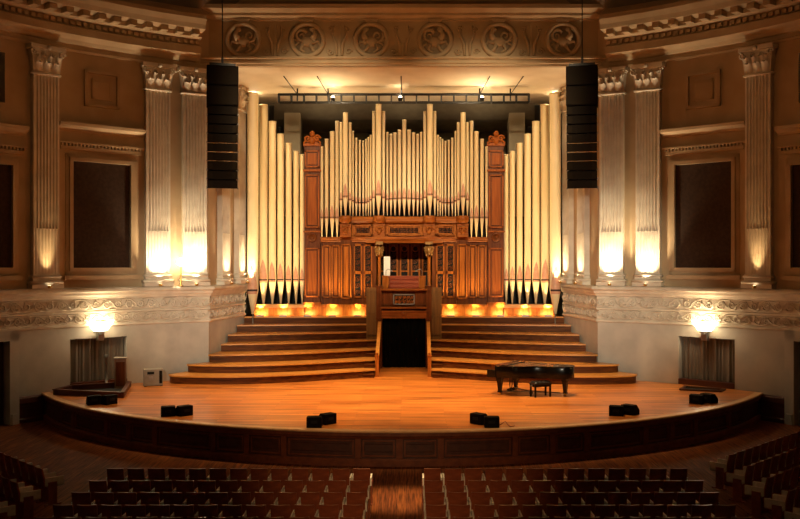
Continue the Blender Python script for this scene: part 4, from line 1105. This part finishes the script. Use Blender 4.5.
for s, side in ((-1, 'left'), (1, 'right')):
    for j, y in enumerate(rows):
        for i in range(13):
            x = s*(.56+.458*(i+.5))
            place_seat(x, y, 0, f'brown wooden seat {ORD[i+1]} from the aisle, {rn[j]} of {side} centre block', f'seats in the {side} centre block')
for s, side, ys, ns in ((1, 'right', (21.1, 19.96, 18.85, 17.78, 16.8), (10, 8, 4, 2, 1)), (-1, 'left', (19.7, 18.45, 17.25), (6, 3, 1))):
    for j, (y, n_) in enumerate(zip(ys, ns)):
        for i in range(n_):
            q = .458*(i+.5)*.7071
            place_seat(s*(7.86+q), y+q, s*PI/4, f'dark slanting-row seat {ORD[i+1]} from the aisle end, {rn[j]} of {side} side block', f'seats in the {side} side block')

# ------------------------------------------------------------------ lights
def light(kind, name, loc, power, col=(1, .75, .45), size=.1, target=None, angle=60, blend=.6, size_y=None):
    l = bpy.data.lights.new(name, kind); l.energy = power; l.color = col
    if kind == 'AREA':
        l.size = size
        if size_y: l.shape = 'RECTANGLE'; l.size_y = size_y
    else: l.shadow_soft_size = size
    if kind == 'SPOT': l.spot_size = math.radians(angle); l.spot_blend = blend
    o = bpy.data.objects.new(name, l); COL.objects.link(o); o.location = loc
    if target is not None: o.rotation_euler = (Vector(target)-Vector(loc)).to_track_quat('-Z', 'Y').to_euler()
    return o
WARM = (1, .68, .34)
CREAM = (1, .78, .48)
for (loc, rz, pw, dim) in UPS:
    n_ = Vector((sin(rz), -cos(rz), 0))          # into the room
    p = Vector((loc[0], loc[1], 0))+n_*.62
    light('SPOT', 'pilaster_uplight', (p.x, p.y, 4.66), (430 if dim else 760)*pw, (1, .62, .26) if dim else CREAM, .04, (loc[0]+n_.x*.22, loc[1]+n_.y*.22, 5.8 if dim else 6.5), 34 if dim else 84, 1)
light('POINT', 'bare_lamp_light', (BARE[0], BARE[1], BARE[2]+.0), 150, CREAM, .16)
for sg in (-1, 1):
    th = abs(ang(99)[0])*sg; p = at(th, R-.65); d = ang(99)[1]
    light('POINT', 'sconce_light', (p[0], p[1], Z(324, d)+.25), 26, CREAM, .12)
for x, y, z in FL:
    light('AREA', 'footlight_beam', (x, y, z+.0), 9, (1, .74, .36), .5, (x, y+.30, z+.12), size_y=.05)
    light('SPOT', 'case_uplight', (x, y, z+.1), 330, (1, .68, .28), .06, (x, 38.95, z+1.9), 75, 1)
for x, y, z in TL:
    light('POINT', 'truss_light', (x, y, z), 12, CREAM, .06)
# stage wash from added, unseen spots under the dome
for x, tx in ((-4.2, -3.6), (0, 0), (4.2, 3.6)):
    light('SPOT', 'stage_wash', (x, 27.5, 16.8), 10800, (1, .67, .34), .25, (tx, 30.2, STAGE), 56, 1)
for q in (-1, 1):
    light('SPOT', 'organ_wash', (q*4, 19, 16.0), 14500, CREAM, .35, (q*2.6, 38.5, 8.0), 32, .9)  # unseen spot added to brighten the pipes and case
    light('SPOT', 'wall_wash', (q*3.5, 4, 7.5), 19500, (1, .88, .66), .4, (q*7.2, 34, 4.4), 18, 1)  # unseen fill added for the walls beside the organ
    light('SPOT', 'upper_wall_wash', (q*-2, 19.5, 12), 650, (1, .46, .15), .5, (q*9.5, 33, 9.5), 60, 1)  # added orange fill for the upper wall, source unseen
    light('POINT', 'recess_uplight', (q*6.55, 38.55, 12.75), 40, CREAM, .1)
    light('SPOT', 'recess_ceiling_fill', (q*3.4, 36.9, 11.3), 260, CREAM, .2, (q*3.0, 37.0, 13), 150, 1)  # unseen fill added to brighten the recess ceiling
for q in (-1, 1):
    light('SPOT', 'jamb_wash', (q*-3, 10, 8.5), 6500, (1, .84, .58), .3, (q*7.0, 37.0, 4.2), 12, 1)  # cross fill added for the slanting jambs, no fixture
    light('SPOT', 'pipe_loft_fill', (q*3.7, 39.7, 10.9), 75, CREAM, .15, (q*3.4, 39.5, 13), 150, 1)  # fill added behind the pipes to brighten the back of the ceiling
light('SPOT', 'pipe_loft_fill', (0, 39.7, 10.9), 60, CREAM, .15, (0, 39.5, 13), 150, 1)  # middle one of the added fills behind the pipes
light('SPOT', 'header_wash', (0, 24, 9.5), 700, (1, .48, .16), .3, (0, 34.4, 14), 75, 1)  # added orange fill on the header, no fixture
light('AREA', 'dome_fill', (0, 10, 18.5), 95, WARM, 5, (0, 14, 0))  # soft unseen fill added over the seats
light('SPOT', 'aisle_fill', (0, 18, 14), 12500, WARM, .2, (0, 20.3, 0), 11, .9)  # unseen spot added to brighten the aisle floor
light('SPOT', 'fascia_fill', (0, 3, 7.2), 3200, (1, .6, .3), .2, (0, 22.5, .5), 26, 1)  # added fill for the stage fascia and nearby seat backs

w = bpy.data.worlds.new('dark_hall'); SC.world = w; w.use_nodes = True
w.node_tree.nodes['Background'].inputs['Color'].default_value = (.9, .55, .28, 1)
w.node_tree.nodes['Background'].inputs['Strength'].default_value = .010

# ------------------------------------------------------------------ camera and view
cam = bpy.data.cameras.new('camera'); co = bpy.data.objects.new('camera', cam); COL.objects.link(co)
co.location = (CX, 0, CZ); co.rotation_euler = (PI/2, 0, 0)
cam.sensor_fit = 'HORIZONTAL'; cam.sensor_width = 36; cam.lens = 885/800*36
cam.shift_x = -11.6/800; cam.shift_y = 2.5/800
cam.clip_end = 200
SC.camera = co
SC.view_settings.view_transform = 'Standard'; SC.view_settings.look = 'None'
SC.view_settings.exposure = 0; SC.view_settings.gamma = 1
